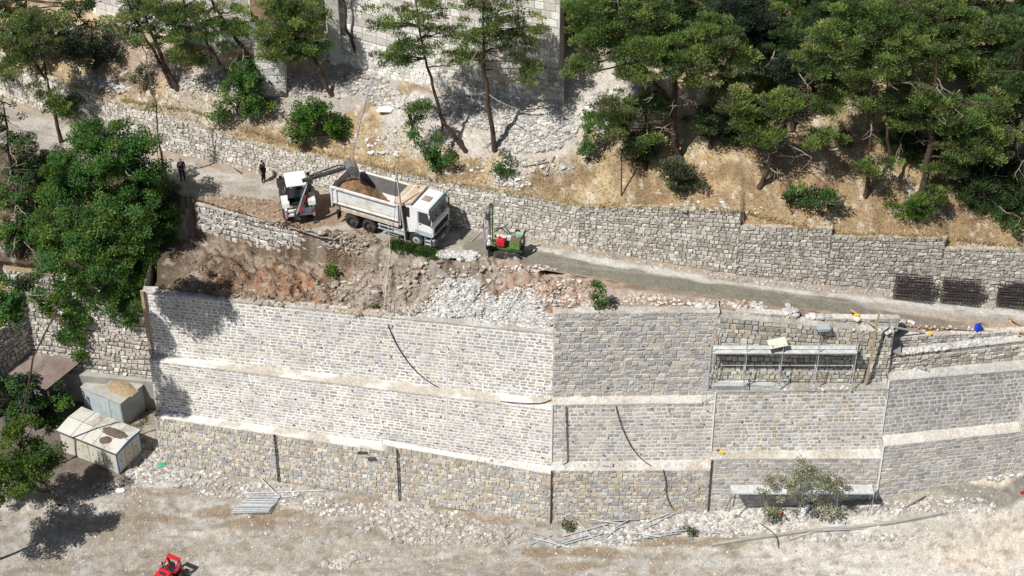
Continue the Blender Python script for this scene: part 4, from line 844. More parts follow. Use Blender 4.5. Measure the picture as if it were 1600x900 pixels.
# ---------------- vehicles ----------------
def wheel(parent,c,r,w,rimm,side,name='wheel',hub=True):
    """tyre with a rim; axle along local y"""
    x,y,z=c; prof=[(r*.62,-w/2),(r*.93,-w/2),(r,-w*.34),(r,w*.34),(r*.93,w/2),(r*.62,w/2)]; N=24; m=MB(); V=[];Fc=[]
    for i in range(N):
        a=2*math.pi*i/N
        for (rr,yy) in prof: V.append((rr*math.cos(a),yy,rr*math.sin(a)))
    n=len(prof)
    for i in range(N):
        for k in range(n-1): Fc.append([i*n+k,i*n+k+1,((i+1)%N)*n+k+1,((i+1)%N)*n+k])
    m.add(V,Fc)
    for i in range(N):                      # tread blocks
        a=2*math.pi*i/N; m.box((r*math.cos(a),0,r*math.sin(a)),(.05,w*.72,.07),M=Matrix.Rotation(-a,3,'Y'))
    o=m.build(name,RUBBER,parent); o.location=c
    rm=MB(); 
    rm.tube([(0,-w*.30,0),(0,w*.30,0)],r*.62,20); rm.tube([(0,side*w*.30,0),(0,side*w*.44,0)],r*.30,14); 
    for i in range(8): a=2*math.pi*i/8; rm.tube([(r*.42*math.cos(a),side*w*.3,r*.42*math.sin(a)),(r*.42*math.cos(a),side*w*.36,r*.42*math.sin(a))],.03,6)
    rr=rm.build('rim',rimm,o)
    lip=MB(); 
    lip.tube([(0,side*w*.43,0),(0,side*w*.50,0)],r*.17,12); lip.build('hub',DARKM,o)
    return o
def put(label,cat,name,loc,yaw,group=None): return empty(name,loc,yaw,label,cat,group)
A=G(652,381);B=G(553,354); zt=(A.z+B.z)/2; d=(A-B); d.z=0; WB=d.length; yaw=math.atan2(d.y,d.x)
FX=2.65; RX=FX-WB; Rm=Matrix.Rotation(yaw,3,'Z'); org=Vector((A.x,A.y,zt))-Rm@Vector((FX,-1.0,0)); org.z=zt
tk=put('white tipper truck, its steel bed half filled with brown earth','dump truck','dump_truck',org,yaw); TRK=(org,Rm)
for x in (FX,RX+1.36,RX):
    for sy in (-1,1): wheel(tk,(x,sy*(1.0 if x!=FX else 1.03),.52),.52,.34 if x==FX else .52,STEEL if x==FX else DARKM,sy)
m=MB()
for sy in (-1,1): m.box((-.1,sy*.42,.85),(7.6,.12,.26))
for x in (-3.2,-1.2,.4,1.8): m.box((x,0,.85),(.12,.72,.2))
for x in (FX,RX+1.36,RX): m.tube([(x,-.9,.52),(x,.9,.52)],.09,8)
m.build('chassis',DARKM,tk)
# tipper bed
L0x,L1x=-3.95,1.45
prof=[(-1.25,2.78),(-1.25,1.62),(-1.12,1.32),(-.8,1.16),(.8,1.16),(1.12,1.32),(1.25,1.62),(1.25,2.78)]; inn=[(a*.955,b+.0 if b>2.7 else b+.06) for a,b in prof]
m=MB(); n=len(prof); V=[(x,a,b) for x in (L0x,L1x) for a,b in prof]+[(x,a,b) for x in (L0x,L1x) for a,b in inn]
Fc=[[i,i+1,n+i+1,n+i] for i in range(n-1)]+[[2*n+i,3*n+i,3*n+i+1,2*n+i+1] for i in range(n-1)]
Fc+=[[0,n,3*n,2*n],[n-1,3*n-1,4*n-1,2*n-1]]+[[i,2*n+i,2*n+i+1,i+1] for i in range(n-1)]+[[n+i,n+i+1,3*n+i+1,3*n+i] for i in range(n-1)]
m.add(V,Fc)
for sy in (-1,1):
    m.box((L0x+2.7,sy*1.30,2.72),(5.3,.10,.13)); m.box((L0x+2.7,sy*1.27,1.60),(5.3,.07,.10))
    m.box((L0x+.42,sy*1.29,2.2),(.16,.12,1.2)); m.box((L1x-.1,sy*1.29,2.2),(.16,.12,1.2)); m.box((L0x+.05,sy*1.28,2.1),(.12,.12,1.4))
bed=m.build('tipper_bed',WHITE,tk,.012)
m=MB(); m.add([(L0x+.05,-1.18,1.26),(L1x,-1.18,1.26),(L1x,1.18,1.26),(L0x+.05,1.18,1.26)],[(0,1,2,3)])
for sy in (-1,1): m.add([(L0x+.05,sy*1.175,1.3),(L1x-.02,sy*1.175,1.3),(L1x-.02,sy*1.175,2.74),(L0x+.05,sy*1.175,2.74)],[(0,1,2,3)])
m.add([(L1x-.03,-1.17,1.26),(L1x-.03,1.17,1.26),(L1x-.03,1.17,2.9),(L1x-.03,-1.17,2.9)],[(0,1,2,3)]); m.build('bed_lining',DARKLINE,tk)
m=MB(); m.box((L1x+.03,0,2.1),(.07,2.44,1.7)); m.build('bed_front_wall',WHITE,tk)
m=MB(); m.add([(L1x-.55,-1.22,2.80),(L1x+.95,-1.22,3.12),(L1x+.95,1.22,3.12),(L1x-.55,1.22,2.80),(L1x-.55,-1.22,2.74),(L1x+.95,-1.22,3.06),(L1x+.95,1.22,3.06),(L1x-.55,1.22,2.74)],[(0,1,2,3),(7,6,5,4),(0,4,5,1),(1,5,6,2),(2,6,7,3),(3,7,4,0)])
m.box((L1x+.95,0,3.1),(.07,2.5,.14)); 
for sy in(-1,1): m.prism([(L1x,2.7),(L1x+.95,3.05),(L1x+.95,3.12),(L1x-.5,2.82)],sy*1.2-.02,sy*1.2+.02)
m.build('bed_canopy',mat('dusty_panel',(.50,.38,.28),var=.2,vs=3,rough=.8,dirt=(.62,.58,.54),ds=1.5),tk)
m=MB(); m.box((L0x-.05,0,1.95),(.07,2.44,1.55)); m.box((L0x-.09,0,2.4),(.06,2.3,.1)); m.box((L0x-.09,0,1.6),(.06,2.3,.1)); m.build('tailgate',WHITE,tk,.01)
for sy in (-1,1): MB().box((L0x+2.7,sy*1.262,2.52),(5.1,.012,.06)).build('grey_stripe',GREYM,bed); MB().box((L0x+2.9,sy*1.262,1.78),(4.8,.012,.03)).build('orange_stripe',mat('orange_line',(.55,.36,.12)),bed)
m=MB()
for sy in (-1,1): m.box((L0x+3.0,sy*1.16,1.2),(4.6,.22,.22))
m.build('bed_sill',mat('muddy_sill',(.50,.42,.34),var=.3,vs=3,dirt=(.7,.68,.64),ds=2),tk)
# load
V=[];Fc=[]; nx,ny=34,18
for i in range(nx+1):
    for j in range(ny+1):
        x=L0x+.1+(3.9*i/nx); y=-1.15+2.3*j/ny; u=(x-L0x)/3.9; h=1.30+1.30*max(0,1-((u-.20)/.60)**2)*max(.35,1-.35*(y/1.15)**2 )+ .34*float(fbm(x*2.3,y*2.3,4,4)-.5)
        if u<.08: h-=.5*(.08-u)/.08
        V.append((x,y,max(h,1.28)))
for i in range(nx):
    for j in range(ny): a=i*(ny+1)+j; Fc.append([a,a+ny+1,a+ny+2,a+1])
tint=np.array([np.array((.24,.15,.09))*(.7+.6*float(vn(v[0]*5,v[1]*5,3))) for v in V]); o=raw('earth_load',np.array(V),np.array(Fc),SOIL,None,tint); o.location=org; o.rotation_euler.z=yaw; tag(o,'heap of brown earth lying in the tipper bed','earth load')
# cab
m=MB()
pr=[(1.95,.95),(3.05,.95),(3.05,1.0),(4.02,1.0),(4.06,1.75),(3.98,2.05),(3.72,2.86),(3.55,2.95),(2.05,2.98),(1.95,2.85)]
m.prism(pr,-1.20,1.20); cabo=m.build('cab',CABW,tk,.05)
m=MB(); m.add([(4.0,-1.1,2.06),(4.0,1.1,2.06),(3.755,1.08,2.82),(3.755,-1.08,2.82),(4.03,-1.1,2.06),(4.03,1.1,2.06),(3.785,1.08,2.82),(3.785,-1.08,2.82)],[(4,5,6,7),(0,3,2,1),(0,1,5,4),(1,2,6,5),(2,3,7,6),(3,0,4,7)]); m.build('windscreen',GLASS,cabo)
for sy in (-1,1):
    m=MB(); m.prism([(2.93,1.88),(3.88,1.80),(3.66,2.70),(2.93,2.70)],sy*1.2-.012,sy*1.2+.012); m.build('side_window',GLASS,cabo)
    m=MB(); m.prism([(2.86,.98),(2.88,.98),(2.88,2.7),(2.86,2.7)],sy*1.2-.008,sy*1.2+.008); m.box((3.05,sy*1.215,1.78),(.16,.03,.05)); m.build('door_handle',BLACK,cabo)
    m=MB(); m.box((3.95,sy*1.38,2.35),(.10,.06,.5)); m.box((3.9,sy*1.36,2.02),(.1,.06,.22)); m.tube([(3.7,sy*1.2,2.7),(3.95,sy*1.38,2.68)],.02,6); m.tube([(3.7,sy*1.2,1.95),(3.95,sy*1.38,1.95)],.02,6); m.build('mirror',BLACK,cabo,.015)
    m=MB(); m.box((4.0,sy*1.02,.78),(.12,.32,.2)); m.build('headlight',mat('lamp_glass',(.5,.52,.55),rough=.15,spec=.8),tk,.02)
    m=MB()
    for i in range(12):
        a=math.pi*(i+.5)/12; m.box((FX+.66*math.cos(a),sy*1.05,.52+.66*math.sin(a)),(.05,.36,.19),M=Matrix.Rotation(-a,3,'Y'))
    m.build('mudguard',BLACK,tk)
    m=MB()
    for z in (.45,.75): m.box((3.62,sy*1.18,z),(.42,.16,.05))
    m.box((3.4,sy*1.14,.62),(.04,.2,.6)); m.box((3.84,sy*1.14,.62),(.04,.2,.6)); m.build('step',STEEL,tk)
    m=MB(); 
    for z in (.62,.92): m.box((.75,sy*1.14,z),(2.2,.05,.10))
    for x in (-.25,.75,1.75): m.box((x,sy*1.10,.78),(.06,.06,.5))
    m.build('side_guard',STEEL,tk)
    m=MB(); m.box((-3.6,sy*.95,.55),(.03,.5,.55)); m.build('mud_flap',BLACK,tk)
    m=MB(); m.box((1.88,sy*1.0,1.75),(.30,.40,1.6)); m.box((2.1,sy*1.225,2.45),(.3,.05,.7)); m.build('air_deflector',BLACK,tk,.02); m=MB(); m.box((3.3,sy*1.212,1.15),(1.3,.02,.35)); m.build('lower_shade_panel',mat('blue_grey_shading',(.42,.48,.53),rough=.35),cabo,.01)  # blue-grey shading of the lower cab side, laid on as a coloured panel
m=MB(); m.box((4.07,0,1.38),(.05,1.9,.42)); 
for k in range(4): m.box((4.11,0,1.24+.095*k),(.03,1.8,.035))
m.build('grille',BLACK,tk,.01); m=MB(); m.box((4.06,0,.62),(.22,2.42,.42)); m.build('bumper',mat('bumper_grey',(.10,.105,.11),rough=.6,var=.2,dirt=(.3,.26,.22),ds=3),tk,.03)
MB().box((4.185,0,.55),(.01,.5,.11)).build('number_plate',WHITE,tk); MB().box((3.0,0,2.99),(.62,.62,.035)).build('roof_hatch',mat('hatch_tint',(.30,.25,.20)),cabo,.01)
MB().box((4.08,0,1.83),(.03,2.0,.14)).build('front_panel',CABW,tk,.01)
m=MB(); m.box((3.86,0,2.92),(.26,2.3,.05),M=Matrix.Rotation(.35,3,'Y')); m.build('sun_visor',mat('tinted_visor',(.05,.08,.10),rough=.2),cabo)
m=MB(); m.tube([(.9,-.88,.72),(1.7,-.88,.72)],.27,14); m.build('fuel_tank',STEEL,tk); m=MB(); m.box((.9,.85,.72),(.9,.4,.5)); m.build('battery_box',BLACK,tk,.02)
m=MB()
for a_,b_ in (((4.0,-1.0,2.55),(3.82,-.1,2.2)),((4.0,.5,2.5),(3.85,.95,2.2))): pass
for y in (-.75,.15): m.beam((4.06,y,2.08),(3.96,y+.55,2.42),.02,.02)
m.build('wiper',BLACK,cabo)
m=MB(); m.tube([(1.85,.9,1.1),(1.85,.9,3.05)],.07,10); m.build('exhaust_stack',DARKM,tk)
for ch in tk.children:
    if ch.name.split('.')[0] not in ('wheel','chassis','mudguard','bumper','number_plate','side_guard','step','headlight','mud_flap','fuel_tank','battery_box'): ch.scale.z=1.13
o.scale.z=1.13
# ---- backhoe loader ----
bo=G(466,328); byaw=R_(103); bh=put('white backhoe loader with black cab posts, its digger arm swung over the truck','backhoe loader','backhoe_loader',bo,byaw); Rb=Matrix.Rotation(byaw,3,'Z')
for x,r,w in ((-.75,.72,.48),(1.45,.52,.40)):
    for sy in (-1,1): wheel(bh,(x,sy*.92,r),r,w,WHITE,sy)
m=MB(); m.box((.4,0,.85),(3.6,.8,.5)); m.build('chassis',DARKM,bh,.03)
m=MB(); m.prism([(.55,.95),(2.35,.95),(2.35,1.45),(2.1,1.62),(.55,1.78)],-.48,.48); m.build('bonnet',WHITE,bh,.04)
for sy in (-1,1): MB().prism([(-1.35,1.2),(-1.25,1.55),(-.2,1.55),(-.05,1.2)],sy*.92-.26,sy*.92+.26).build('rear_fender',WHITE,bh,.03)
m=MB(); 
for x in (-.95,.55):
    for sy in (-1,1): m.beam((x,sy*.72,1.2),(x*.92,sy*.66,2.72),.07,.07)
m.box((-.2,0,1.2),(1.6,1.5,.12)); m.box((-.2,0,2.70),(1.55,1.4,.06)); m.box((-.55,0,1.6),(.5,.5,.5)); m.build('cab_frame',BLACK,bh)
m=MB()
for sy in (-1,1): m.add([(-.9,sy*.7,1.3),(.5,sy*.7,1.3),(.48,sy*.655,2.66),(-.86,sy*.655,2.66)],[(0,1,2,3)])
m.add([(-.95,-.68,1.75),(-.95,.68,1.75),(-.88,.63,2.66),(-.88,-.63,2.66)],[(0,1,2,3)]); m.add([(.56,-.68,1.6),(.56,.68,1.6),(.51,.63,2.66),(.51,-.63,2.66)],[(0,1,2,3)]); m.build('cab_glass',GLASS,bh)
m=MB(); m.box((-.18,0,2.82),(1.75,1.55,.16),tx=.92,ty=.92); rf=m.build('cab_roof',CABW,bh,.05)
for sy in (-1,1):
    m=MB(); m.box((.75,sy*.98,2.45),(.05,.22,.3)); m.tube([(.55,sy*.7,2.6),(.75,sy*.98,2.55)],.015,5); m.build('mirror',BLACK,bh,.01)
    m=MB(); m.box((-.98,sy*.45,2.66),(.08,.16,.1)); m.build('work_lamp',mat('lamp_glass'),bh)
# stabiliser frame
m=MB(); m.box((-1.62,0,.78),(.22,2.1,.16)); m.box((-1.62,0,1.12),(.18,1.9,.14)); 
for sy in (-1,1): m.box((-1.62,sy*.98,.95),(.24,.16,.75)); m.box((-1.60,sy*.55,.95),(.16,.5,.34))
m.build('rear_frame',WHITE,bh,.015)
for sy in (-1,1):
    m=MB(); m.box((-1.64,sy*1.02,.48),(.12,.12,.9)); m.box((-1.66,sy*1.02,.05),(.42,.36,.06)); m.build('stabiliser_leg',DARKM,bh)
    m=MB()
    for k in range(4): m.box((-1.76,sy*.98,.72+.16*k),(.01,.13,.07),M=Matrix.Rotation(.5,3,'X'))
    m.build('hazard_stripe',RED,bh)
# loader arms and front bucket
m=MB()
for sy in (-1,1): m.beam((.3,sy*.62,1.4),(2.5,sy*.62,1.1),.1,.2); m.beam((2.5,sy*.62,1.1),(2.95,sy*.62,.45),.1,.18)
m.tube([(2.4,-.6,1.0),(2.4,.6,1.0)],.06,8); m.build('loader_arm',BLACK,bh)
m=MB(); m.prism([(2.95,.1),(3.75,.08),(3.75,.12),(3.05,.2),(2.98,.5),(3.1,.85),(3.0,.9),(2.9,.5)],-1.12,1.12); m.build('front_bucket',DARKM,bh)
# digger arm in world space, parented to the loader
inv=Matrix.Rotation(-byaw,3,'Z'); toL=lambda q: inv@(Vector(q)-bo)
kp=toL(Q(462,338,bo.y-1.7)); kp.z=.95
tkc=TRK[0]+TRK[1]@Vector((L0x+.75,-.1,0)); elbow=toL(Q(484,281,bo.y-1.5)); tip=toL(Q(541,262,tkc.y-.1)); 
kb=Vector((-1.72,.28,.55)); mid=kb.lerp(elbow,.5)+Vector((-.25,0,.25))
m=MB(); m.box((-1.78,.28,.85),(.3,.34,.7)); m.build('king_post',DARKM,bh,.02)
m=MB(); m.beam(kb+Vector((0,0,.2)),mid,.26,.34); m.beam(mid-Vector((0,0,.02)),elbow,.22,.28); bm_=m.build('boom',DARKM,bh,.015)
m=MB(); m.beam(kb.lerp(mid,.35)+Vector((-.2,-.02,.0)),mid.lerp(elbow,.2)+Vector((-.16,-.02,.02)),.02,.16); m.build('red_strip',RED,bm_)
m=MB(); m.beam(kb.lerp(mid,.35)+Vector((-.18,.1,.0)),mid.lerp(elbow,.2)+Vector((-.14,.1,.02)),.02,.09); m.build('white_strip',CABW,bm_)
m=MB(); m.tube([kb+Vector((-.25,0,.5)),mid+Vector((-.1,0,.35)),elbow+Vector((0,0,.15))],.05,8); m.build('hydraulic_ram',STEEL,bm_)
back=(elbow-tip).normalized(); m=MB(); m.beam(elbow+back*.55+Vector((0,0,.12)),tip,.18,.26); m.box(elbow,(.4,.34,.36)); dp=m.build('dipper',DARKM,bh,.015)
m=MB(); m.tube([elbow+Vector((0,0,.34)),elbow.lerp(tip,.8)+Vector((0,0,.42))],.05,8); m.tube([elbow.lerp(tip,.8)+Vector((0,0,.42)),tip+Vector((0,0,.1))],.03,6); m.build('hydraulic_ram',BLACK,dp)
MB().ball(elbow.lerp(tip,.88)+Vector((0,-.12,.1)),.08).build('yellow_pin',YEL,dp)
# digger bucket, opening toward the bed
bx=(tip-elbow).normalized(); bw=Vector((0,0,1)).cross(bx).normalized(); bz=bx.cross(bw)
if bz.z<0: bz=-bz
M3=Matrix((bx,bw,bz)).transposed(); pr=[(-.05,.12),(.28,.30),(.62,.12),(.78,-.25),(.70,-.60),(.52,-.85),(.48,-.82),(.62,-.5),(.66,-.22),(.52,.02),(.26,.18),(0,.02)]
mm=MB().prism(pr,-.42,.42); mm.prism([(-.05,.12),(.28,.30),(.62,.12),(.78,-.25),(.70,-.60),(.52,-.85),(.1,-.3)],-.44,-.41); mm.prism([(-.05,.12),(.28,.30),(.62,.12),(.78,-.25),(.70,-.60),(.52,-.85),(.1,-.3)],.41,.44)
for k in range(5): mm.box((.5,-.36+.18*k,-.9),(.05,.07,.18))
mm.v=[tuple(M3@Vector(v)+tip) for v in mm.v]; mm.build('digger_bucket',mat('worn_steel',(.23,.25,.27),rough=.4,metal=.4,var=.4,vs=4,dirt=(.25,.17,.11),ds=3),dp)
# ---- drilling rig ----
ro_=G(793,396); ryaw=R_(-14); rg_=put('green tracked drilling rig with red engine and upright mast, on the wet road strip','drilling rig','drilling_rig',ro_,ryaw)
for sy in (-1,1):
    m=MB(); N=14; L=1.5; r=.26; pr=[]
    for i in range(N): a=-math.pi/2+math.pi*i/(N-1); pr.append((L/2+r*math.cos(a),r+r*math.sin(a)))
    for i in range(N): a=math.pi/2+math.pi*i/(N-1); pr.append((-L/2+r*math.cos(a),r+r*math.sin(a)))
    m.prism(pr,sy*.62-.15,sy*.62+.15); 
    for i in range(9): m.box((-L/2+L*i/8,sy*.62,.53),(.08,.32,.04)); m.box((-L/2+L*i/8,sy*.62,.0),(.08,.32,.04))
    t_=m.build('track',RUBBER,rg_)
    for x in (-.75,0,.75): MB().tube([(x,sy*.62-.17,.26),(x,sy*.62+.17,.26)],.17 if x else .1,14).build('track_wheel',STEEL if x>0 else GREEN,t_)
m=MB(); m.box((0,0,.66),(2.2,.9,.16)); m.box((0,0,.5),(1.5,.6,.2)); m.box((-.2,.5,.95),(1.7,.12,.14)); m.beam((-1.0,.15,.8),(1.0,.2,1.35),.14,.16); m.beam((.3,.45,1.2),(1.0,.35,1.25),.1,.12); m.build('frame',GREEN,rg_,.01)
m=MB(); m.box((.62,-.22,1.12),(.72,.62,.62)); m.build('hydraulic_tank',mat('bright_green',(.09,.24,.05),rough=.4,dirt=(.3,.22,.15),ds=2),rg_,.02)
m=MB(); m.box((.62,-.22,1.45),(.66,.56,.05)); m.build('tank_lid',mat('brown_lid',(.16,.10,.07)),rg_)
m=MB(); m.box((-.38,-.25,1.12),(.55,.55,.42)); m.box((-.38,-.25,1.36),(.4,.4,.1)); m.tube([(-.5,-.25,1.4),(-.5,-.25,1.62)],.05,8); m.build('engine',RED,rg_,.03)
m=MB(); m.box((-.42,.0,1.42),(.7,.3,.08)); m.box((.1,.1,1.3),(.3,.3,.3)); m.build('engine_cover',mat('pale_cover',(.55,.55,.52)),rg_,.02)
m=MB(); m.box((.78,.4,1.45),(.5,.26,.34)); m.build('control_box',mat('mint_cover',(.30,.50,.38)),rg_,.02)
m=MB(); m.tube([(.95,.35,1.3),(1.12,.2,1.55),(1.2,0,1.3),(1.15,-.15,.8),(1.05,-.1,.5)],.09,8); m.tube([(.0,.3,1.4),(-.5,.45,1.75),(-1.0,.3,1.5)],.04,6); m.tube([(.2,.4,1.3),(-.3,.5,1.9),(-.95,.35,1.7)],.04,6); m.tube([(1.0,.5,1.4),(1.15,.5,1.8)],.07,8); m.build('hydraulic_hose',HOSE,rg_)
m=MB()
for dx,dy in ((-.09,-.09),(.09,-.09),(.09,.09),(-.09,.09)): m.box((-1.18+dx,.1+dy,1.95),(.045,.045,3.7))
for k in range(12): m.beam((-1.27,.01,.3+.3*k),(-1.09,.01,.45+.3*k),.03,.03)
m.box((-1.18,.1,3.78),(.3,.3,.16)); m.build('mast',GREEN,rg_)
m=MB(); m.tube([(-1.38,0,.05),(-1.38,0,3.3)],.045,8); m.tube([(-1.62,.1,.02),(-1.6,.08,3.35)],.03,8); m.build('drill_rod',STEEL,rg_)
m=MB(); m.box((-1.4,.05,2.9),(.3,.26,.55)); m.tube([(-1.2,.1,3.7),(-1.2,.1,3.95)],.1,10); m.build('drill_head',DARKM,rg_,.02)
m=MB(); m.tube([(-1.68,.1,.9),(-1.72,.1,2.4),(-1.6,.1,2.9)],.025,6); m.build('blue_hose',BLUE,rg_)
m=MB(); m.beam((-1.3,-.25,.25),(-1.1,.5,.25),.35,.12); m.build('mast_foot',DARKM,rg_)
# ---- red machine at the bottom edge ----
ro_=P(262,913,-17.3); rz=R_(-118); rm_=put('red compact wheeled machine at the bottom edge, black vents on its bonnet','construction machine','compact_machine',ro_,rz)
for x,sy in ((-.75,-1),(-.75,1),(.8,-1),(.8,1)): wheel(rm_,(x,sy*.62,.36),.36,.28,RED,sy)
m=MB(); m.box((0,0,.55),(2.1,.8,.3)); m.build('chassis',DARKM,rm_,.02)
m=MB(); m.prism([(-.15,.6),(1.25,.6),(1.32,.95),(1.1,1.18),(.0,1.42),(-.15,1.35)],-.48,.48); bn=m.build('bonnet',RED,rm_,.05)
for sy in (-1,1):
    m=MB(); m.tube([(.28,sy*.14,1.33),(.27,sy*.14,1.40)],.135,14); v_=m.build('air_vent',BLACK,bn); v_.scale=(1,1,1); MB().tube([(.28,sy*.14,1.36),(.275,sy*.14,1.408)],.06,10).build('vent_core',mat('bumper_grey'),v_)
m=MB()
for sy in (-1,1): m.beam((-1.1,sy*.5,.55),(-.95,sy*.48,1.75),.1,.2); m.beam((-.95,sy*.48,1.7),(-.2,sy*.46,1.15),.08,.14)
m.box((-1.0,0,1.72),(.34,1.04,.1)); m.box((-.75,0,.9),(.5,.9,.3)); m.build('frame',RED,rm_,.03)
m=MB(); m.box((-.55,0,1.02),(.4,.42,.12)); m.box((-.8,0,1.25),(.1,.42,.45)); m.build('seat',BLACK,rm_,.03)
for sy in (-1,1): m=MB(); m.tube([(-.1,sy*.34,1.2),(-.25,sy*.38,1.62)],.03,8); m.tube([(-.25,sy*.38,1.6),(-.3,sy*.39,1.76)],.055,8); m.build('control_lever',BLACK,rm_)
m=MB(); m.tube([(-.1,.56,1.7),(.05,.74,1.82)],.05,8); m.ball((.08,.78,1.86),.09); m.build('lamp',BLACK,rm_)
m=MB(); m.tube([(-.5,-.5,1.1),(-.9,-.56,1.6)],.045,8); m.tube([(-.6,.5,1.0),(-.95,.53,1.55)],.045,8); m.build('hydraulic_ram',STEEL,rm_)
# ---------------- people ----------------
def skinmesh(name,joints,edges,radii,m,parent,sub=1,flat=1.):
    me=bpy.data.meshes.new(name); me.from_pydata(joints,edges,[]); o=bpy.data.objects.new('tmp',me); COL.objects.link(o)
    sk_=o.modifiers.new('s','SKIN'); sk_.use_smooth_shade=True
    for i,v in enumerate(me.skin_vertices[0].data): r=radii[i]; v.radius=(r,r) if not isinstance(r,tuple) else r
    me.skin_vertices[0].data[0].use_root=True; ss=o.modifiers.new('u','SUBSURF'); ss.levels=sub; ss.render_levels=sub
    dg=bpy.context.evaluated_depsgraph_get(); dg.update(); r_=bpy.data.meshes.new_from_object(o.evaluated_get(dg)); bpy.data.objects.remove(o)
    r_.name=name; r_.materials.clear(); r_.materials.append(m); return r_
def person(px,py,face,label,shirt,trous,hat=None,pose='stand',H=1.76,hair=HAIR):
    b=G(px,py); t_=empty('person',b,face,label,'person','people at work on the road'); k=H/1.76
    J={'pel':(0,0,.95),'ab':(0,0,1.10),'ch':(.01,0,1.32),'nk':(.01,0,1.50),'hd0':(.03,0,1.56),'hd1':(.035,0,1.66),
       'sl':(0,.19,1.43),'sr':(0,-.19,1.43),'el':(-.02,.26,1.15),'er':(-.02,-.26,1.15),'wl':(.10,.25,.92),'wr':(.08,-.25,.91),
       'hl':(0,.09,.92),'hr':(0,-.09,.92),'kl':(.03,.11,.5),'kr':(.05,-.11,.5),'al':(0,.12,.08),'ar':(-.02,-.12,.08)}
    if pose=='reach': J.update(el=(.16,.24,1.2),wl=(.40,.18,1.22),er=(.10,-.26,1.17),wr=(.32,-.2,1.05))
    if pose=='walk': J.update(kl=(.16,.10,.5),al=(.14,.11,.08),kr=(-.04,-.10,.5),ar=(-.28,-.11,.10),el=(-.10,.25,1.17),wl=(-.06,.26,.93),er=(.10,-.25,1.16),wr=(.26,-.22,1.0))
    if pose=='hips': J.update(el=(-.06,.36,1.18),wl=(.10,.20,1.02))
    J={a:tuple(q*k for q in v) for a,v in J.items()}
    E_=[('pel','ab'),('ab','ch'),('ch','nk'),('nk','hd0'),('hd0','hd1'),('ch','sl'),('ch','sr'),('sl','el'),('sr','er'),('el','wl'),('er','wr'),('pel','hl'),('pel','hr'),('hl','kl'),('hr','kr'),('kl','al'),('kr','ar')]
    Rd=dict(pel=.13,ab=.125,ch=.145,nk=.055,hd0=.075,hd1=.085,sl=.068,sr=.068,el=.043,er=.043,wl=.029,wr=.029,hl=.095,hr=.095,kl=.062,kr=.062,al=.043,ar=.043)
    def grow(nm,keys,mm,f,parent,add=0.0):
        ks=list(keys); ed=[(ks.index(a),ks.index(c)) for a,c in E_ if a in ks and c in ks]
        me=skinmesh(nm,[J[q] for q in ks],ed,[Rd[q]*f*k+add for q in ks],mm,parent); return link(nm,me,parent)
    body=grow('body',list(J),SKIN,1,t_)
    # head, face, hands, feet joined into the body mesh
    m=MB(); hc=Vector(J['hd1'])+Vector((.0,0,.0)); m.ball(hc,(.098*k,.078*k,.125*k),14,10); m.add([(hc.x+.09,-.014,hc.z-.03),(hc.x+.09,.014,hc.z-.03),(hc.x+.125,0,hc.z-.03),(hc.x+.092,0,hc.z+.02)],[(0,1,2),(1,3,2),(3,0,2)])
    for s in (-1,1): m.ball((hc.x,s*.079,hc.z-.005),(.02,.012,.032),6,4)
    for wk,ek,s in (('wl','el',1),('wr','er',-1)):
        w_,e_=Vector(J[wk]),Vector(J[ek]); dr=(w_-e_).normalized(); sd=dr.cross(Vector((0,1,0))); sd=sd.normalized() if sd.length>.1 else Vector((0,0,1)); pn=dr.cross(sd)
        m.tube([w_,w_+dr*.045,w_+dr*.095],[.026,.036,.034],8)
        for q in range(4):
            b0_=w_+dr*.085+sd*(-.027+.018*q); L=(.062,.075,.07,.052)[q]; m.tube([b0_,b0_+dr*L*.5+pn*.006*s,b0_+dr*L*.85-pn*.018*s*-1],[.0095,.0085,.006],6)
        b0_=w_+dr*.03-sd*.028; m.tube([b0_,b0_+dr*.03-sd*.028,b0_+dr*.055-sd*.03],[.012,.010,.007],6)
    hb=m.build('tmp',SKIN,None,0,True); import bmesh
    bm=bmesh.new(); bm.from_mesh(body.data); bm.from_mesh(hb.data); bm.to_mesh(body.data); bm.free(); bpy.data.objects.remove(hb)
    grow('shirt',['pel','ab','ch','sl','sr','el','er'],shirt,1.32,t_); grow('trousers',['pel','hl','hr','kl','kr','al','ar'],trous,1.3,t_,.006)
    for a,s in (('al',1),('ar',-1)): q=Vector(J[a]); MB().ball((q.x+.055,q.y,.045),(.135,.052,.05),10,6).build('shoe',BLACK,t_,0,True)
    for s in (-1,1): MB().ball((hc.x+.088,s*.032,hc.z+.012),(.010,.013,.009),8,4).build('eye',BLKC,t_)
    if hat:
        MB().ball((hc.x-.005,0,hc.z+.045),(.108*k,.09*k,.095*k),12,8).build('cap',hat,t_,0,True); MB().box((hc.x+.12,0,hc.z+.045),(.10,.13,.012)).build('cap_peak',hat,t_)
    else: MB().ball((hc.x-.018,0,hc.z+.032),(.100*k,.086*k,.112*k),12,8).build('hair',hair,t_,0,True)
    return t_
person(286,281,R_(-70),'person in dark navy jacket and trousers, standing on the road beside the leafy tree',NAVY,NAVY,None,'stand',1.86,mat('grey_hair',(.16,.14,.13)))
person(412,284,R_(-30),'person in black T-shirt and black trousers standing on the road behind the backhoe loader',BLKC,BLKC,None,'hips',1.86)
person(764,402,R_(10),'person in white shirt, dark trousers and white cap working at the drilling rig',WHTC,BLKC,WHTC,'reach',1.84)
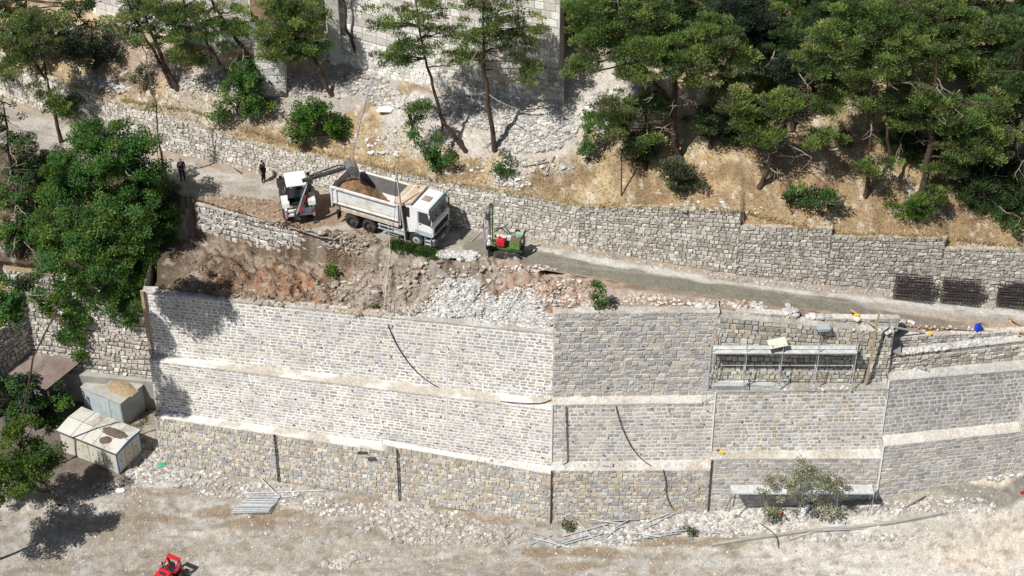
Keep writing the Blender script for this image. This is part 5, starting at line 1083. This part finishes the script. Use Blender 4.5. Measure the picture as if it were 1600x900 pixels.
# ---------------- kiosks, roof, yard ----------------
def kiosk(corner,far,H,Lb,lab,roofm,bodym,trim,slab=.1,over=.14,gable=.18,doors=True):
    a,b=Vector(corner),Vector(far); e=(b-a); e.z=0; W=e.length; e.normalize(); l=Vector((-e.y,e.x,0)); 
    if l.x>0: l=-l
    yw=math.atan2(l.y,l.x); t_=empty('kiosk',a,yw,lab,'utility kiosk','utility kiosks in the yard')     # local x = along l, local y = -e or e
    sy=1 if (Matrix.Rotation(-yw,3,'Z')@e).y>0 else -1
    box=MB().box((Lb/2,sy*W/2,H/2),(Lb,W,H)).build('body',bodym,t_,.02)
    m=MB(); y0,y1,ym=-sy*over,sy*(W+over),sy*W/2
    pr=[(y0,H),(y1,H),(y1,H+slab),(ym,H+slab+gable),(y0,H+slab)]
    m.prism(pr,-over,Lb+over,'x'); rf=m.build('roof',roofm,t_,.01)
    m=MB()
    for i in range(1,int(Lb/1.0)): x=i*1.0; m.beam((x,y0,H+slab+.012),(x,ym,H+slab+gable+.012),.03,.02); m.beam((x,ym,H+slab+gable+.012),(x,y1,H+slab+.012),.03,.02)
    m.beam((-over,ym,H+slab+gable+.006),(Lb+over,ym,H+slab+gable+.006),.05,.02)
    if gable>.05: m.build('roof_seam',mat('seam_grey',(.25,.24,.22)),rf)
    if trim:
        m=MB(); m.beam((-over-.012,y0,H+slab*.5),(-over-.012,y1,H+slab*.5),.03,.14); m.build('fascia',trim,t_); m=MB(); m.beam((-over,y0-sy*.012,H+slab*.5),(Lb+over,y0-sy*.012,H+slab*.5),.03,.14); m.build('fascia',mat('bumper_grey'),t_)
        for y in (0,sy*W): MB().box((-.01,y,H/2),(.08,.08,H)).build('corner_post',trim,t_)
    if doors:
        for k in range(3):
            y=sy*W*(.17+.33*k); m=MB().box((-.02,y,H*.5),(.03,W*.31,H*.86)); dd=m.build('door',bodym,t_,.004)
            MB().box((-.045,y+.1,H*.5),(.03,.03,.16)).build('handle',BLACK,dd)
            if k<2: MB().box((-.04,y,H*.72),(.012,.14,.16)).build('warning_sign',YEL,dd)
        for k in range(4):
            x=Lb*(.12+.25*k); m=MB().box((x,-sy*.02,H*.5),(Lb*.235,.03,H*.86)); dd=m.build('door',bodym,t_,.004)
            if k in(0,2): MB().box((x,-sy*.042,H*.72),(.14,.012,.16)).build('warning_sign',YEL,dd)
            MB().box((x+.3,-sy*.05,H*.5),(.03,.03,.16)).build('handle',BLACK,dd)
    return t_
ka=kiosk(P(187,741,-17),P(222,706,-17),2.1,5.2,'cream transformer kiosk with blue trim and dirt patches on its pale roof',KROOF,KIOSK,KBLUE)
z2=-17+2.35; ca,cb=P(188,632,z2),P(222,603,z2); ca.z=cb.z=-17
kb_=kiosk(ca,cb,2.35,2.3,'grey transformer kiosk with straw on its flat concrete roof, behind the cream kiosk',mat('grey_slab',(.38,.375,.35),var=.15,dirt=(.28,.25,.2),ds=1.5),KGREY,None,.12,.08,.01,False)
l_=Vector((math.cos(kb_.rotation_euler.z),math.sin(kb_.rotation_euler.z),0)); c2=ca+l_*2.45; e_=(cb-ca).normalized()
mat('pale_blue_panel',(.45,.52,.55),var=.1,dirt=(.35,.36,.34),ds=1)
for x in (.6,1.7): dd=MB().box((x,0,1.15),(1.0,.05,2.1)).build('door',MT['pale_blue_panel'],kb_,.004); MB().box((x,0,1.7),(.12,.07,.14)).build('warning_sign',YEL,dd); MB().box((x+.4,0,1.2),(.03,.09,.16)).build('handle',BLACK,dd)
an=kiosk(c2+e_*.2,cb+l_*2.45-e_*.3,2.0,1.7,'small shaded annex cabinet at the left side of the grey kiosk',mat('grey_slab'),mat('pale_blue_panel'),None,.08,.05,.01,False)
def heap(name,lab,cat,c,rx,ry,h,m,rz=0,seed=1):
    V=[];K=[];n=16
    for i in range(n+1):
        for j in range(n+1):
            u,v=-1+2*i/n,-1+2*j/n; d=math.hypot(u,v); z=h*max(0,1-d*d*(1.0+.6*float(fbm(u*3+seed,v*3,seed)-.5)))*(.7+.6*float(fbm(u*4,v*4+seed,seed))) ; V.append((u*rx,v*ry,z-.015))
    for i in range(n):
        for j in range(n):
            ids=[i*(n+1)+j,(i+1)*(n+1)+j,(i+1)*(n+1)+j+1,i*(n+1)+j+1]
            if max(V[q][2] for q in ids)>-.01: K.append(ids)
    me=bpy.data.meshes.new(name); me.from_pydata(V,[],K); me.materials.append(m); o=link(name,me); o.location=c; o.rotation_euler.z=rz; return tag(o,lab,cat)
zk=ca+e_*1.35+l_*1.0; zk.z=-17+2.35+.13; heap('straw_heap','heap of dry straw lying on the flat roof of the grey kiosk','straw heap',zk,1.25,.75,.28,STRAW,kb_.rotation_euler.z)
aw,bw_=P(187,741,-17),P(222,706,-17); ea=(bw_-aw).normalized(); la=Vector((math.cos(ka.rotation_euler.z),math.sin(ka.rotation_euler.z),0))
DIRT=mat('dark_dirt',(.13,.10,.08),var=.4,vs=5,rough=1,bump=.03,bs=10)
q=aw+ea*1.5+la*1.2; q.z=-17+2.38; heap('dirt_patch','patch of dark dirt on the far side of the cream kiosk roof','dirt patch',q,1.1,.42,.09,DIRT,ka.rotation_euler.z,3)
q=aw+ea*.7+la*1.35; q.z=-17+2.32; heap('dirt_patch','small patch of dark dirt on the near side of the cream kiosk roof','dirt patch',q,.5,.4,.09,DIRT,ka.rotation_euler.z+.6,6)
# rusty corrugated roof on a shed
c0,c1,c2_,c3=P(8,583,-13.6),P(72,609,-13.7),P(160,538,-13.0),P(92,512,-12.6); t_=empty('shed',c1,0,'open shed with rusty brown corrugated sheet roof, littered with leaves','shed')
V=[];K=[];nu,nv=96,10; o=Vector(c1)
for i in range(nu+1):
    s=i/nu; a=c1.lerp(c0,s);b=c2_.lerp(c3,s); a_=a+ (b-a)*(.01*math.sin(i*1.7))
    for j in range(nv+1): t=j/nv; p=a_.lerp(b,t)-o; p.z+=.05*math.sin(2*math.pi*s*19); V.append(p[:])
for i in range(nu):
    for j in range(nv): a=i*(nv+1)+j; K.append([a,a+1,a+nv+2,a+nv+1])
sh=raw('corrugated_roof',np.array(V),np.array(K),CORR,t_,None); sh.modifiers.new('t','SOLIDIFY').thickness=.02
m=MB()
for p in (c0.lerp(c2_,.03),c1.lerp(c2_,.02),c1.lerp(c2_,.95),c3.lerp(c0,.1)): p=p-o; m.box((p.x,p.y,(p.z-17-o.z)/2),(.14,.14,p.z+17+o.z))
m.build('post',DARKM,t_) if False else None
for p in (c1.lerp(c3,.06),c1.lerp(c2_,.9).lerp(c3,.05),c0.lerp(c3,.1),c3.lerp(c1,.06)): p=p-o; bz_=-17-o.z; MB().box((p.x,p.y,(p.z-.1+bz_)/2),(.14,.14,p.z-.1-bz_)).build('post',DARKM,t_)
p0,p1=c0-o,c3-o; MB().prism([(p0.x+.2,p0.y+.1),(p1.x+.1,p1.y-.3),(p1.x+.1,p1.y-.1),(p0.x+.2,p0.y+.3)],-17-o.z,-14.2-o.z,'z').build('back_wall',mat('dark_blockwork',(.10,.09,.08),var=.3),t_)
# ---------------- poles, planks, ropes ----------------
def stick(name,lab,cat,a,b,w,h=None,m=WOOD,group=None,tube=False):
    a,b=Vector(a),Vector(b); mm=MB()
    if tube: mm.tube([Vector(),b-a],w,8)
    else: mm.beam(Vector(),b-a,w,h or w)
    o=mm.build(name,m,None,0 if tube else .006); o.location=a; return tag(o,lab,cat,group)
def rope(name,lab,cat,pts,r=.03,m=HOSE,group=None):
    # smooth the polyline
    pts=[Vector(p) for p in pts]; f=[]
    for i in range(len(pts)-1):
        p0,p1,p2,p3=pts[max(i-1,0)],pts[i],pts[i+1],pts[min(i+2,len(pts)-1)]
        for k in range(5):
            t=k/5; f.append(.5*((2*p1)+(p2-p0)*t+(2*p0-5*p1+4*p2-p3)*t*t+(3*p1-p0-3*p2+p3)*t**3))
    f.append(pts[-1]); o_=f[0].copy(); mm=MB().tube([q-o_ for q in f],r,6); o=mm.build(name,m); o.location=o_; return tag(o,lab,cat,group)
def onwall(bay,tier,px,py,off=.12):
    (ab,at),(bb,bt)=bay[0][tier],bay[1][tier]; n=(bb-ab).cross(at-ab).normalized(); d=ray(px,py); c=Vector(CAM); t=(ab-c).dot(n)/d.dot(n); return c+d*t+n*off
BL,BM,BR,BS=(L0,L1),(M0,M1),(R0,R1),(S0,S1)
stick('timber_beam','long upright timber beam at the left end of the upper tier','timber',Vector((L0[2][0].x+.05,L0[2][0].y-.16,L0[2][0].z+.1)),Vector((L0[2][1].x+.02,L0[2][1].y-.2,L0[2][1].z+.25)),.2,.16)
stick('timber_plank','long thin plank lying along the top of the left bay','timber',onwall(BL,2,520,487,-.2)+Vector((0,0,.22)),onwall(BL,2,612,500,-.2)+Vector((0,0,.22)),.16,.06)
q=P(880,727,-12.2); stick('timber_post','grey timber post leaning on the middle tier of the second bay','timber',q+Vector((0,0,.02)),onwall(BM,1,883,632,.12),.09,.09,mat('grey_timber',(.45,.40,.36),var=.3,vs=5))
rope('cable','black cable sagging down the upper tier of the left bay and along its ledge','cable',[onwall(BL,2,606,506,.05),onwall(BL,2,622,540,.12),onwall(BL,2,650,578,.12),onwall(BL,2,690,606,.12),onwall(BL,2,735,619,.14),P(800,629,-7.55),P(845,630,-7.55),onwall(BL,2,862,622,.15)],.035)
rope('cable','grey cable hanging over the middle tier of the second bay','cable',[onwall(BM,1,962,633,.08),onwall(BM,1,970,662,.14),onwall(BM,1,985,694,.14),onwall(BM,1,1002,715,.15),P(1018,728,-12.15)],.035,DARKM)
rope('cable','cable hanging down the lowest tier of the second bay beside the drain pipe','cable',[onwall(BM,0,1036,733,.08),onwall(BM,0,1040,750,.12),onwall(BM,0,1041,772,.12),onwall(BM,0,1050,792,.16)],.035,DARKM)
rope('hose','dark hose trailing along the foot of the cream road wall','hose',[G(263,224)+Vector((0,-.1,.5)),G(285,228)+Vector((0,0,.6)),G(320,238)+Vector((0,0,.4)),G(350,252)+Vector((0,0,.1)),G(378,272)+Vector((0,0,.06))],.05)
rope('blue_rope','blue and white rope running down the slope from the castle wall to the road wall','rope',[G(588,108)+Vector((0,0,.8)),G(578,140)+Vector((0,0,.2)),G(570,165)+Vector((0,0,.15)),G(560,205)+Vector((0,0,.15)),G(552,235)+Vector((0,0,.2)),G(548,250)+Vector((0,0,.3))],.02,mat('blue_rope',(.25,.30,.55)))
stick('timber_pole','weathered wooden pole leaning up in front of the truck','pole',G(634,378),Q(619,268,G(634,378).y+.35),.085,None,mat('grey_timber'),None,False)
stick('steel_pole','thin steel pole standing on the dry grass above the road wall','pole',G(971,306),Q(971,244,G(971,306).y),.045,None,DARKM,None,True)
a=G(648,383);rope('rope','thin grey rope hanging from the pole down the earth cut','rope',[Q(618,275,G(634,378).y+.3),Q(617,330,G(634,378).y-.1),G(612,390)+Vector((0,0,.35)),G(613,440)+Vector((0,-.05,.25)),G(610,492)+Vector((0,0,.1))],.018,DARKM)
rope('rope','thin pale rope strung down the earth cut left of the grass','rope',[G(607,368)+Vector((0,0,1.6)),G(609,400)+Vector((0,0,.4)),G(603,450)+Vector((0,0,.2)),G(600,494)+Vector((0,0,.1))],.016,STEEL)
# barrier grid by the front wheel
a,b=G(662,384),G(687,390); t_=empty('steel_barrier',a,0,'small black steel barrier standing beside the truck front wheel','barrier'); r=b-a; m=MB()
for i in range(8): p=r*(i/7); m.tube([p,p+Vector((0,0,.95))],.02 if i%7 else .035,6)
m.build('bars',BLACK,t_); m=MB()
for z in (.1,.95): m.tube([Vector((0,0,z)),r+Vector((0,0,z))],.025,6)
m.build('rails',BLACK,t_)
a=G(757,372);stick('hose_pipe','thin pipe lying on the road left of the drilling rig','pipe',G(735,379)+Vector((0,0,.05)),G(753,362)+Vector((0,0,.05)),.04,None,STEEL,None,True)
# timbers at right
z_=lambda px,py,dz=.1: G(px,py)+Vector((0,0,dz))
stick('timber_pole','tall upright timber pole at the right end of the long scaffold','timber',P(1353,600,-6.1),Q(1374,488,-10.9),.13,.1)
stick('timber_pole','timber pole lying slanted toward the upright pole above the scaffold','timber',z_(1329,487,.15),Q(1366,509,-10.4),.12,.09)
stick('timber_pole','long pale timber lying beside the blue jug','timber',z_(1530,506,.2),z_(1565,524,.35),.14,.1)
stick('timber_pole','thick timber lying at the right edge of the photo, upper of two crossed ones','timber',z_(1572,503,.5),z_(1612,533,.4),.18,.12)
stick('timber_pole','short timber crossing under the thick one at the right edge','timber',z_(1576,506,.3),z_(1592,528,.15),.13,.1)
stick('timber_pole','short upright timber left of the scaffold deck','timber',onwall(BR,2,1113,562,.2),onwall(BR,2,1118,520,.2),.12,.06)
stick('timber_pole','short timber stake at the right end of the unfinished rubble wall','timber',P(1559,561,-5.7),P(1564,527,-4.1),.12,.1)
stick('steel_tube','blue-grey steel tube lying on the berm above the unfinished wall','pipe',z_(1395,513,.12),z_(1443,522,.12),.07,None,STEEL,None,True)
# blue jug
b=W2[2].lerp(W2[3],(Q(1524,520,W2[3].y).x-W2[2].x)/(W2[3].x-W2[2].x))+Vector((0,.2,.05)); t_=empty('water_jug',b,.3,'bright blue plastic water jug standing on the berm at right','water jug'); t_.scale=(.82,.82,.82); MB().box((0,0,.32),(.5,.42,.6)).build('body',BLUE,t_,.06); MB().tube([(0,-.1,.6),(0,-.1,.72)],.08,10).build('cap',BLUE,t_); m=MB().tube([(-.15,.05,.62),(-.12,.05,.74),(.12,.05,.74),(.15,.05,.62)],.03,6); m.build('handle',BLUE,t_)
for (px,py,lab) in ((1453,522,'yellow power tool lying at the end of the steel tube on the berm'),(1338,494,'small yellow tool lying on the white stones above the scaffold'),(1127,708,'yellow work glove pile on the lower ledge left of the scaffold bay')):
    b=z_(px,py,0) if py<600 else P(px,py,-11.25); t_=empty('hand_tool',b,rnd.uniform(0,3),lab,'tool'); MB().box((0,0,.11),(.42,.17,.16)).build('body',YEL,t_,.04); MB().tube([(.1,0,.15),(.32,.1,.2)],.05,6).build('grip',BLACK,t_)
def block(px,py,z,d,lab,m,rz=.1,name='stone_block',cat='stone'):
    o=MB().box((0,0,d[2]/2),d).box((0,0,d[2]+.03),(d[0]*.8,d[1]*.6,.06)).build(name,m,None,.02); o.location=P(px,py,z) if z is not None else G(px,py); o.rotation_euler.z=rz; return tag(o,lab,cat)
block(949,727,-12.18,(.75,.26,.16),'grey metal trough piece lying on the ledge of the second bay',STEEL,-.15,'metal_trough','metal piece')
block(567,709,-12.6,(.75,.2,.12),'dark metal piece lying on the lower ledge of the left bay',DARKM,-.05,'metal_bar','metal piece')
block(1441,576,-5.5,(.55,.2,.14),'pale stone slab lying on the terrace in front of the unfinished wall',CONC,-.7)
# hopper/tray on recess
b=P(1285,520,-1.9); t_=empty('mortar_mixer',b,.1,'grey steel tray on legs standing on the upper course above the scaffold','tray'); MB().box((0,0,.42),(.75,.5,.28),tx=1.25,ty=1.2).build('tray',STEEL,t_,.02)
for x in (-.3,.3):
    for y in (-.2,.2): MB().box((x,y,.14),(.05,.05,.3)).build('leg',BLACK,t_)
# broken concrete slab at the shaded gap
b=P(1390,545,-4.2); o=MB().box((0,0,0),(1.5,1.0,.14),M=Matrix.Rotation(.5,3,'Y')@Matrix.Rotation(.3,3,'X')).build('concrete_slab',CONC,None,.02); o.location=b+Vector((0,-.3,.55)); tag(o,'tilted pale concrete slab in the gap right of the upright timber pole','concrete slab')
# ---------------- long scaffold ----------------
Yf,Yb=-11.45,-10.85; zb=R0[1][1].z+.02; t_=empty('scaffold',(Q(1112,545,Yf).x,Yf,zb),0,'long galvanised scaffold with white decks on the upper ledge of the terraced wall','scaffold'); o=Vector(t_.location)
xs=[Q(x,545,Yf).x-o.x for x in (1113,1168,1224,1281,1340)]; zd=Q(1163,551,Yf).z-zb; zm=Q(1163,580,Yf).z-zb; zt_=zd+.75; dB=Yb-Yf
for x in xs:
    for y in (0,dB):
        m=MB().tube([(x,y,0),(x,y,zt_ if y==0 else zt_-.1)],.032,8); m.box((x,y,.02),(.16,.16,.03)); u_=m.build('upright',STEEL,t_)
        MB().box((x,y-.04,zm),(.09,.07,.09)).build('coupler',RED if (int(x)%2==0 and y==0) else STEEL,u_)
for a_,b_ in zip(xs[:-1],xs[1:]):
    for y,z in ((0,zm),(dB,zm),(0,zt_-.12),(dB,zd-.05),(0,zd-.05)): MB().tube([(a_,y,z),(b_,y,z)],.025,6).build('ledger',STEEL,t_)
    m=MB(); m.box(((a_+b_)/2,dB/2-.0,zd),(b_-a_-.03,dB+.16,.05)); 
    m.box(((a_+b_)/2,-.09,zd),(b_-a_-.03,.02,.1)); m.box(((a_+b_)/2,dB*.5,zd+.027),(b_-a_-.04,.015,.006)); m.build('deck',DECK,t_)
for x in xs:
    for z in (zm,zd-.06): MB().tube([(x,0,z),(x,dB,z)],.025,6).build('transom',STEEL,t_)
    m=MB().tube([(x,0,zm),(x+.5,dB*.9,.1)],.022,6); m.build('brace',STEEL,t_); m=MB().tube([(x,0,zm-.7),(x+.28,.0,.0)],.018,6); m.build('brace',STEEL,t_)
# left ladder tower of the scaffold, standing on the lower ledge
for dx in (-.32,-.05):
    m=MB().tube([(dx,-.1,-1.1),(dx,-.1,zt_)],.03,8); m.build('upright',STEEL,t_)
for z in (-.6,.4,1.4,2.4,3.2): MB().tube([(-.32,-.1,z),(-.05,-.1,z)],.02,6).build('rung',STEEL,t_)
for (z0,z1) in ((-.8,.8),(.8,2.4)): MB().tube([(-.4,-.14,z0),(.35,-.12,z1-.4)],.02,6).build('brace',STEEL,t_)
# mortar tub on the deck
b=o+Vector((xs[1]+2.0,.2,zd+.05)); t2=empty('mortar_board',b,.2,'pale mortar board propped on trestles on the long scaffold deck','mortar board'); MB().box((0,0,.62),(1.25,.75,.06),M=Matrix.Rotation(.25,3,'X')@Matrix.Rotation(-.12,3,'Y')).build('board',mat('cement_board',(.62,.58,.50),var=.15),t2,.01)
for x in (-.4,.4): MB().box((x,0,.3),(.06,.6,.56)).build('trestle',DARKM,t2)
# stacks of steel decks on the ledge
def plank_stack(px,py,z,n,L,rz,lab,grp,Wd=.3):
    for k in range(n):
        mm=MB().box((0,0,.03),(L,Wd,.05)); mm.box((0,Wd/2-.01,.03),(L,.02,.07)); mm.box((0,-Wd/2+.01,.03),(L,.02,.07)); c=mm.build('scaffold_plank',DECK if k%2 else STEEL); b=P(px,py,z) if z is not None else G(px,py)
        c.location=b+Vector((rnd.uniform(-.1,.1),(k%2)*.34-.1,.01+.08*(k//2))); c.rotation_euler.z=rz+rnd.uniform(-.02,.02); tag(c,lab+', '+('nearer' if k%2==0 else 'farther')+(' plank' if n==2 else ', '+['bottom','second','third','fourth','fifth'][k//2]+' layer'),'scaffold plank',grp)
plank_stack(1143,606,zb,10,2.2,0,'steel plank in flat stack at left foot of long scaffold','steel scaffold planks')
plank_stack(1183,601,zb,4,2.3,-.12,'steel plank lying askew beside the flat stack','steel scaffold planks')
plank_stack(1327,824,None,2,3.7,.08,'long steel scaffold plank beside the kerb at lower right','steel scaffold planks',.34)
# ---------------- low scaffold with cut branches ----------------
Yl=-14.35; q0=Q(1143,771,Yl); q1=Q(1367,764,Yl); zl=q0.z; gz=G(1150,800).z; t_=empty('scaffold',(q0.x,Yl,zl-1.75),math.atan2(.0,1),'low scaffold with white decks at the wall foot, half hidden by cut branches','scaffold'); W_=q1.x-q0.x
for i in range(5):
    x=W_*i/4
    for y in (0,.8): MB().tube([(x,y,0 if i<3 else .35),(x,y,1.85 if i!=2 else 3.0)],.035,8).build('upright',STEEL,t_)
    MB().tube([(x,0,1.7),(x,.8,1.7)],.025,6).build('transom',STEEL,t_); MB().tube([(x-.35,-.3,.3),(x,0,1.5)],.025,6).build('brace',DARKM,t_)
    if i<4:
        MB().box((x+W_/8,.4,1.75),(W_/4-.03,.85,.05)).build('deck',DECK,t_); MB().tube([(x,0,1.68),(x+W_/4,0,1.68)],.025,6).build('ledger',STEEL,t_); MB().tube([(x,.8,1.0),(x+W_/4,.8,1.0)],.025,6).build('ledger',STEEL,t_)
tree('cut_branches','cut leafy branches piled against the low scaffold','branches',None,[[(1255,800),(1248,780),(1240,755)],[(1255,800),(1285,780),(1300,755)],[(1255,800),(1215,790),(1195,765)],[(1190,815),(1196,785),(1192,752)],[(1312,800),(1309,780),(1310,758)]],.05,
 [(1200,760,18,12,-.9,8),(1235,752,26,17,-.9,14),(1262,744,20,17,-.9,10),(1290,752,24,15,-.9,12),(1312,763,15,11,-.9,6),(1240,775,30,8,-1.1,6),(1203,800,16,12,-.9,9),(1285,796,22,8,-1,8),(1312,798,14,7,-1,4),(1245,732,10,9,-.6,3)],'leaf',[(.29,.31,.20),(.21,.24,.14),(.35,.36,.25),(.25,.26,.17)],.75,.9,clr=(.22,.42),bare=8,bark=mat('branch_bark',(.25,.20,.15)))
shrub('green weed tuft at the wall foot left of the pipe tangle',890,828,[(890,822,14,8,0,6)],OLIVE,dens=.8,clr=(.2,.35))
shrub('green weed tuft at the wall foot above the pipe tangle',1025,800,[(1025,794,12,6,0,5),(1045,805,8,4,0,2)],OLIVE,dens=.8,clr=(.2,.35))
shrub('green weeds among the loose pipes, right end of the tangle',1085,838,[(1080,832,18,8,0,6)],OLIVE,dens=.7,clr=(.2,.35))
block(1259,797,None,(.7,.4,.35),'white sack lying under the low scaffold',TARP,.9,'sack','sack'); block(1219,803,None,(.3,.25,.2),'small red bucket on the white rubble under the low scaffold',RED,.3,'bucket','bucket')
# kerb
kp_=[G(x,y)+Vector((0,0,.0)) for x,y in ((1112,853),(1180,842),(1260,831),(1340,825),(1400,817),(1472,803))]; m=MB(); o_=kp_[0]
for a_,b_ in zip(kp_[:-1],kp_[1:]): m.beam(a_-o_+Vector((0,0,.06)),b_-o_+Vector((0,0,.06)),.22,.26)
c=m.build('kerb',CONC,None,.015); c.location=o_; tag(c,'long pale concrete kerb along the edge of the lower track at right','kerb',None,'structure')
# ---------------- loose pipes ----------------
PL=[(825,696,890,716),(833,708,888,722),(868,722,940,702),(903,818,932,850),(900,830,947,850),(917,813,973,822),(927,837,1000,818),(947,843,985,812),(957,850,1013,843),(973,833,1033,840),(997,788,1017,822),(1005,830,1077,794),(1013,840,1063,828),(1013,817,1047,803),(1015,838,1085,830),(1087,830,1133,836),(923,818,1007,813),(880,840,948,822),(842,845,890,858),(960,828,1010,800),(990,846,1062,836),(940,822,975,845),(875,852,920,838),(1030,812,1060,800),(830,852,862,838)]
for i,(x0,y0,x1,y1) in enumerate(PL):
    if y0<780: y0+=135; y1+=135
    if y0>870: y0-=5
    a,b=G(x0,y0)+Vector((0,0,.10+.05*(i%4))),G(x1,y1)+Vector((0,0,.10+.06*(i%3)))
    stick('scaffold_pipe','loose galvanised scaffold pipe in the tangle at the foot of the second bay','pipe',a,b,.04,None,STEEL if i%4 else mat('blue_grey_tube',(.33,.36,.40),rough=.5),'loose scaffold pipes',True)
# neat pile of scaffold frames on the track
for k in range(11):
    t=k/10; a=G(362+30*t,806-28*t); b=G(420+18*t,805-26*t); zz=Vector((0,0,.08+.03*(k%3)+(.25 if k<4 else .1)))
    mm=MB(); L=(b-a); 
    for s in (0,.14): mm.tube([Vector((0,s,0)),L+Vector((0,s,0))],.035,6)
    for j in range(6): mm.tube([L*(j/5),L*(j/5)+Vector((0,.14,0))],.02,5)
    c=mm.build('ladder_section',DECK if k%2 else STEEL); c.location=a+zz; tag(c,'galvanised ladder-like scaffold piece, %s in the neat pile on the lower track'%['frontmost','second from the front','third from the front','fourth from the front','fifth from the front','middle one','fifth from the back','fourth from the back','third from the back','second from the back','rearmost'][k],'scaffold piece','scaffold frames piled on the track')
stick('scaffold_pipe','long pipe lying behind the pile of scaffold frames','pipe',z_(385,773,.15),z_(506,768,.12),.05,None,DECK,None,True)
stick('scaffold_pipe','thin pipe leaning across the pile of scaffold frames','pipe',z_(438,782,.35),z_(405,752,.5),.035,None,DECK,None,True)
stick('scaffold_pipe','two-tone pipe lying right of the pile of scaffold frames','pipe',z_(425,781,.15),z_(465,776,.12),.06,None,STEEL,None,True)
stick('timber_plank','broken grey timber lying among branches left of the concrete kerb end','timber',z_(1232,845,.12),z_(1283,829,.12),.12,.08,mat('grey_timber'))
stick('fallen_branch','dead branch lying by the grey wash at lower right','branch',z_(1415,795,.15),z_(1445,778,.25),.06,None,mat('branch_bark'),None,True)
rope('rope','black rope trailing over the rubble to the kerb','rope',[z_(1188,820,.1),z_(1205,832,.12),z_(1213,845,.3),z_(1217,858,.05)],.03)
stick('stick','pale plank lying on the dry slope, left of a pair','plank',z_(816,262,.1),z_(857,256,.2),.1,.04,DEADW); stick('stick','pale stick crossing the plank on the dry slope','plank',z_(851,277,.1),z_(866,247,.2),.09,.04,DEADW)
V=[]; b=G(603,172); o=MB().ball((0,0,.1),(.7,.4,.16),12,6,.5).build('tarpaulin',TARP); o.location=b; tag(o,'crumpled white tarpaulin on the slope right of the blue rope','tarpaulin')
for (px,py,c,lab) in ((253,727,mat('green_plastic',(.05,.4,.2)),'green plastic bottle at the left end of the wall foot'),(188,768,TARP,'crumpled white sheet on the dark ground below the cream kiosk')):
    o=MB().ball((0,0,.1),(.3,.2,.12),8,6,.5).build('litter',c); o.location=G(px,py); tag(o,lab,'litter')
block(1598,770,None,(.4,.2,.1),'small red plastic piece by the grey wash at right',RED,.3,'litter','litter')
# ---------------- rebar cages ----------------
def cage(L,Wd,H):
    mm=MB(); n=int(L/.19)
    for i in range(n+1):
        x=L*i/n; c_=[(x,0,0),(x,Wd,0),(x,Wd,H),(x,0,H),(x,0,0)]
        for a_,b_ in zip(c_[:-1],c_[1:]): mm.beam(a_,b_,.024,.024)
    for y in (0,Wd/2,Wd):
        for z in (0,H): mm.beam((-.05,y,z),(L+.05,y,z),.04,.04)
    for z in (H/2,): mm.beam((-.05,0,z),(L+.05,0,z),.04,.04); mm.beam((-.05,Wd,z),(L+.05,Wd,z),.04,.04)
    return mm
proto=None; nm=['bottom','second','third','top']
for si,(x0,y0,x1,y1,w_) in enumerate(((1396,463,1449,473,'leftmost stack'),(1470,469,1526,479,'middle stack, right of the yellowed wall'),(1556,475,1612,484,'rightmost stack at the photo edge'))):
    a,b=G(x0,y0),G(x1,y1); rz_=math.atan2(b.y-a.y,b.x-a.x)
    for k in range(4):
        if proto is None: c=cage(2.45,.42,.36).build('rebar_cage',RUSTB); proto=c
        else: c=proto.copy(); COL.objects.link(c)
        n_=Vector((-math.sin(rz_),math.cos(rz_),0)); c.location=a+n_*(.1*k-.35)+Vector((rnd.uniform(-.06,.06),0,.06+.41*k)); c.rotation_euler.z=rz_
        tag(c,'dark rebar cage, %s of four in the %s'%(nm[k],w_),'rebar cage','rebar cages stacked against the road wall')
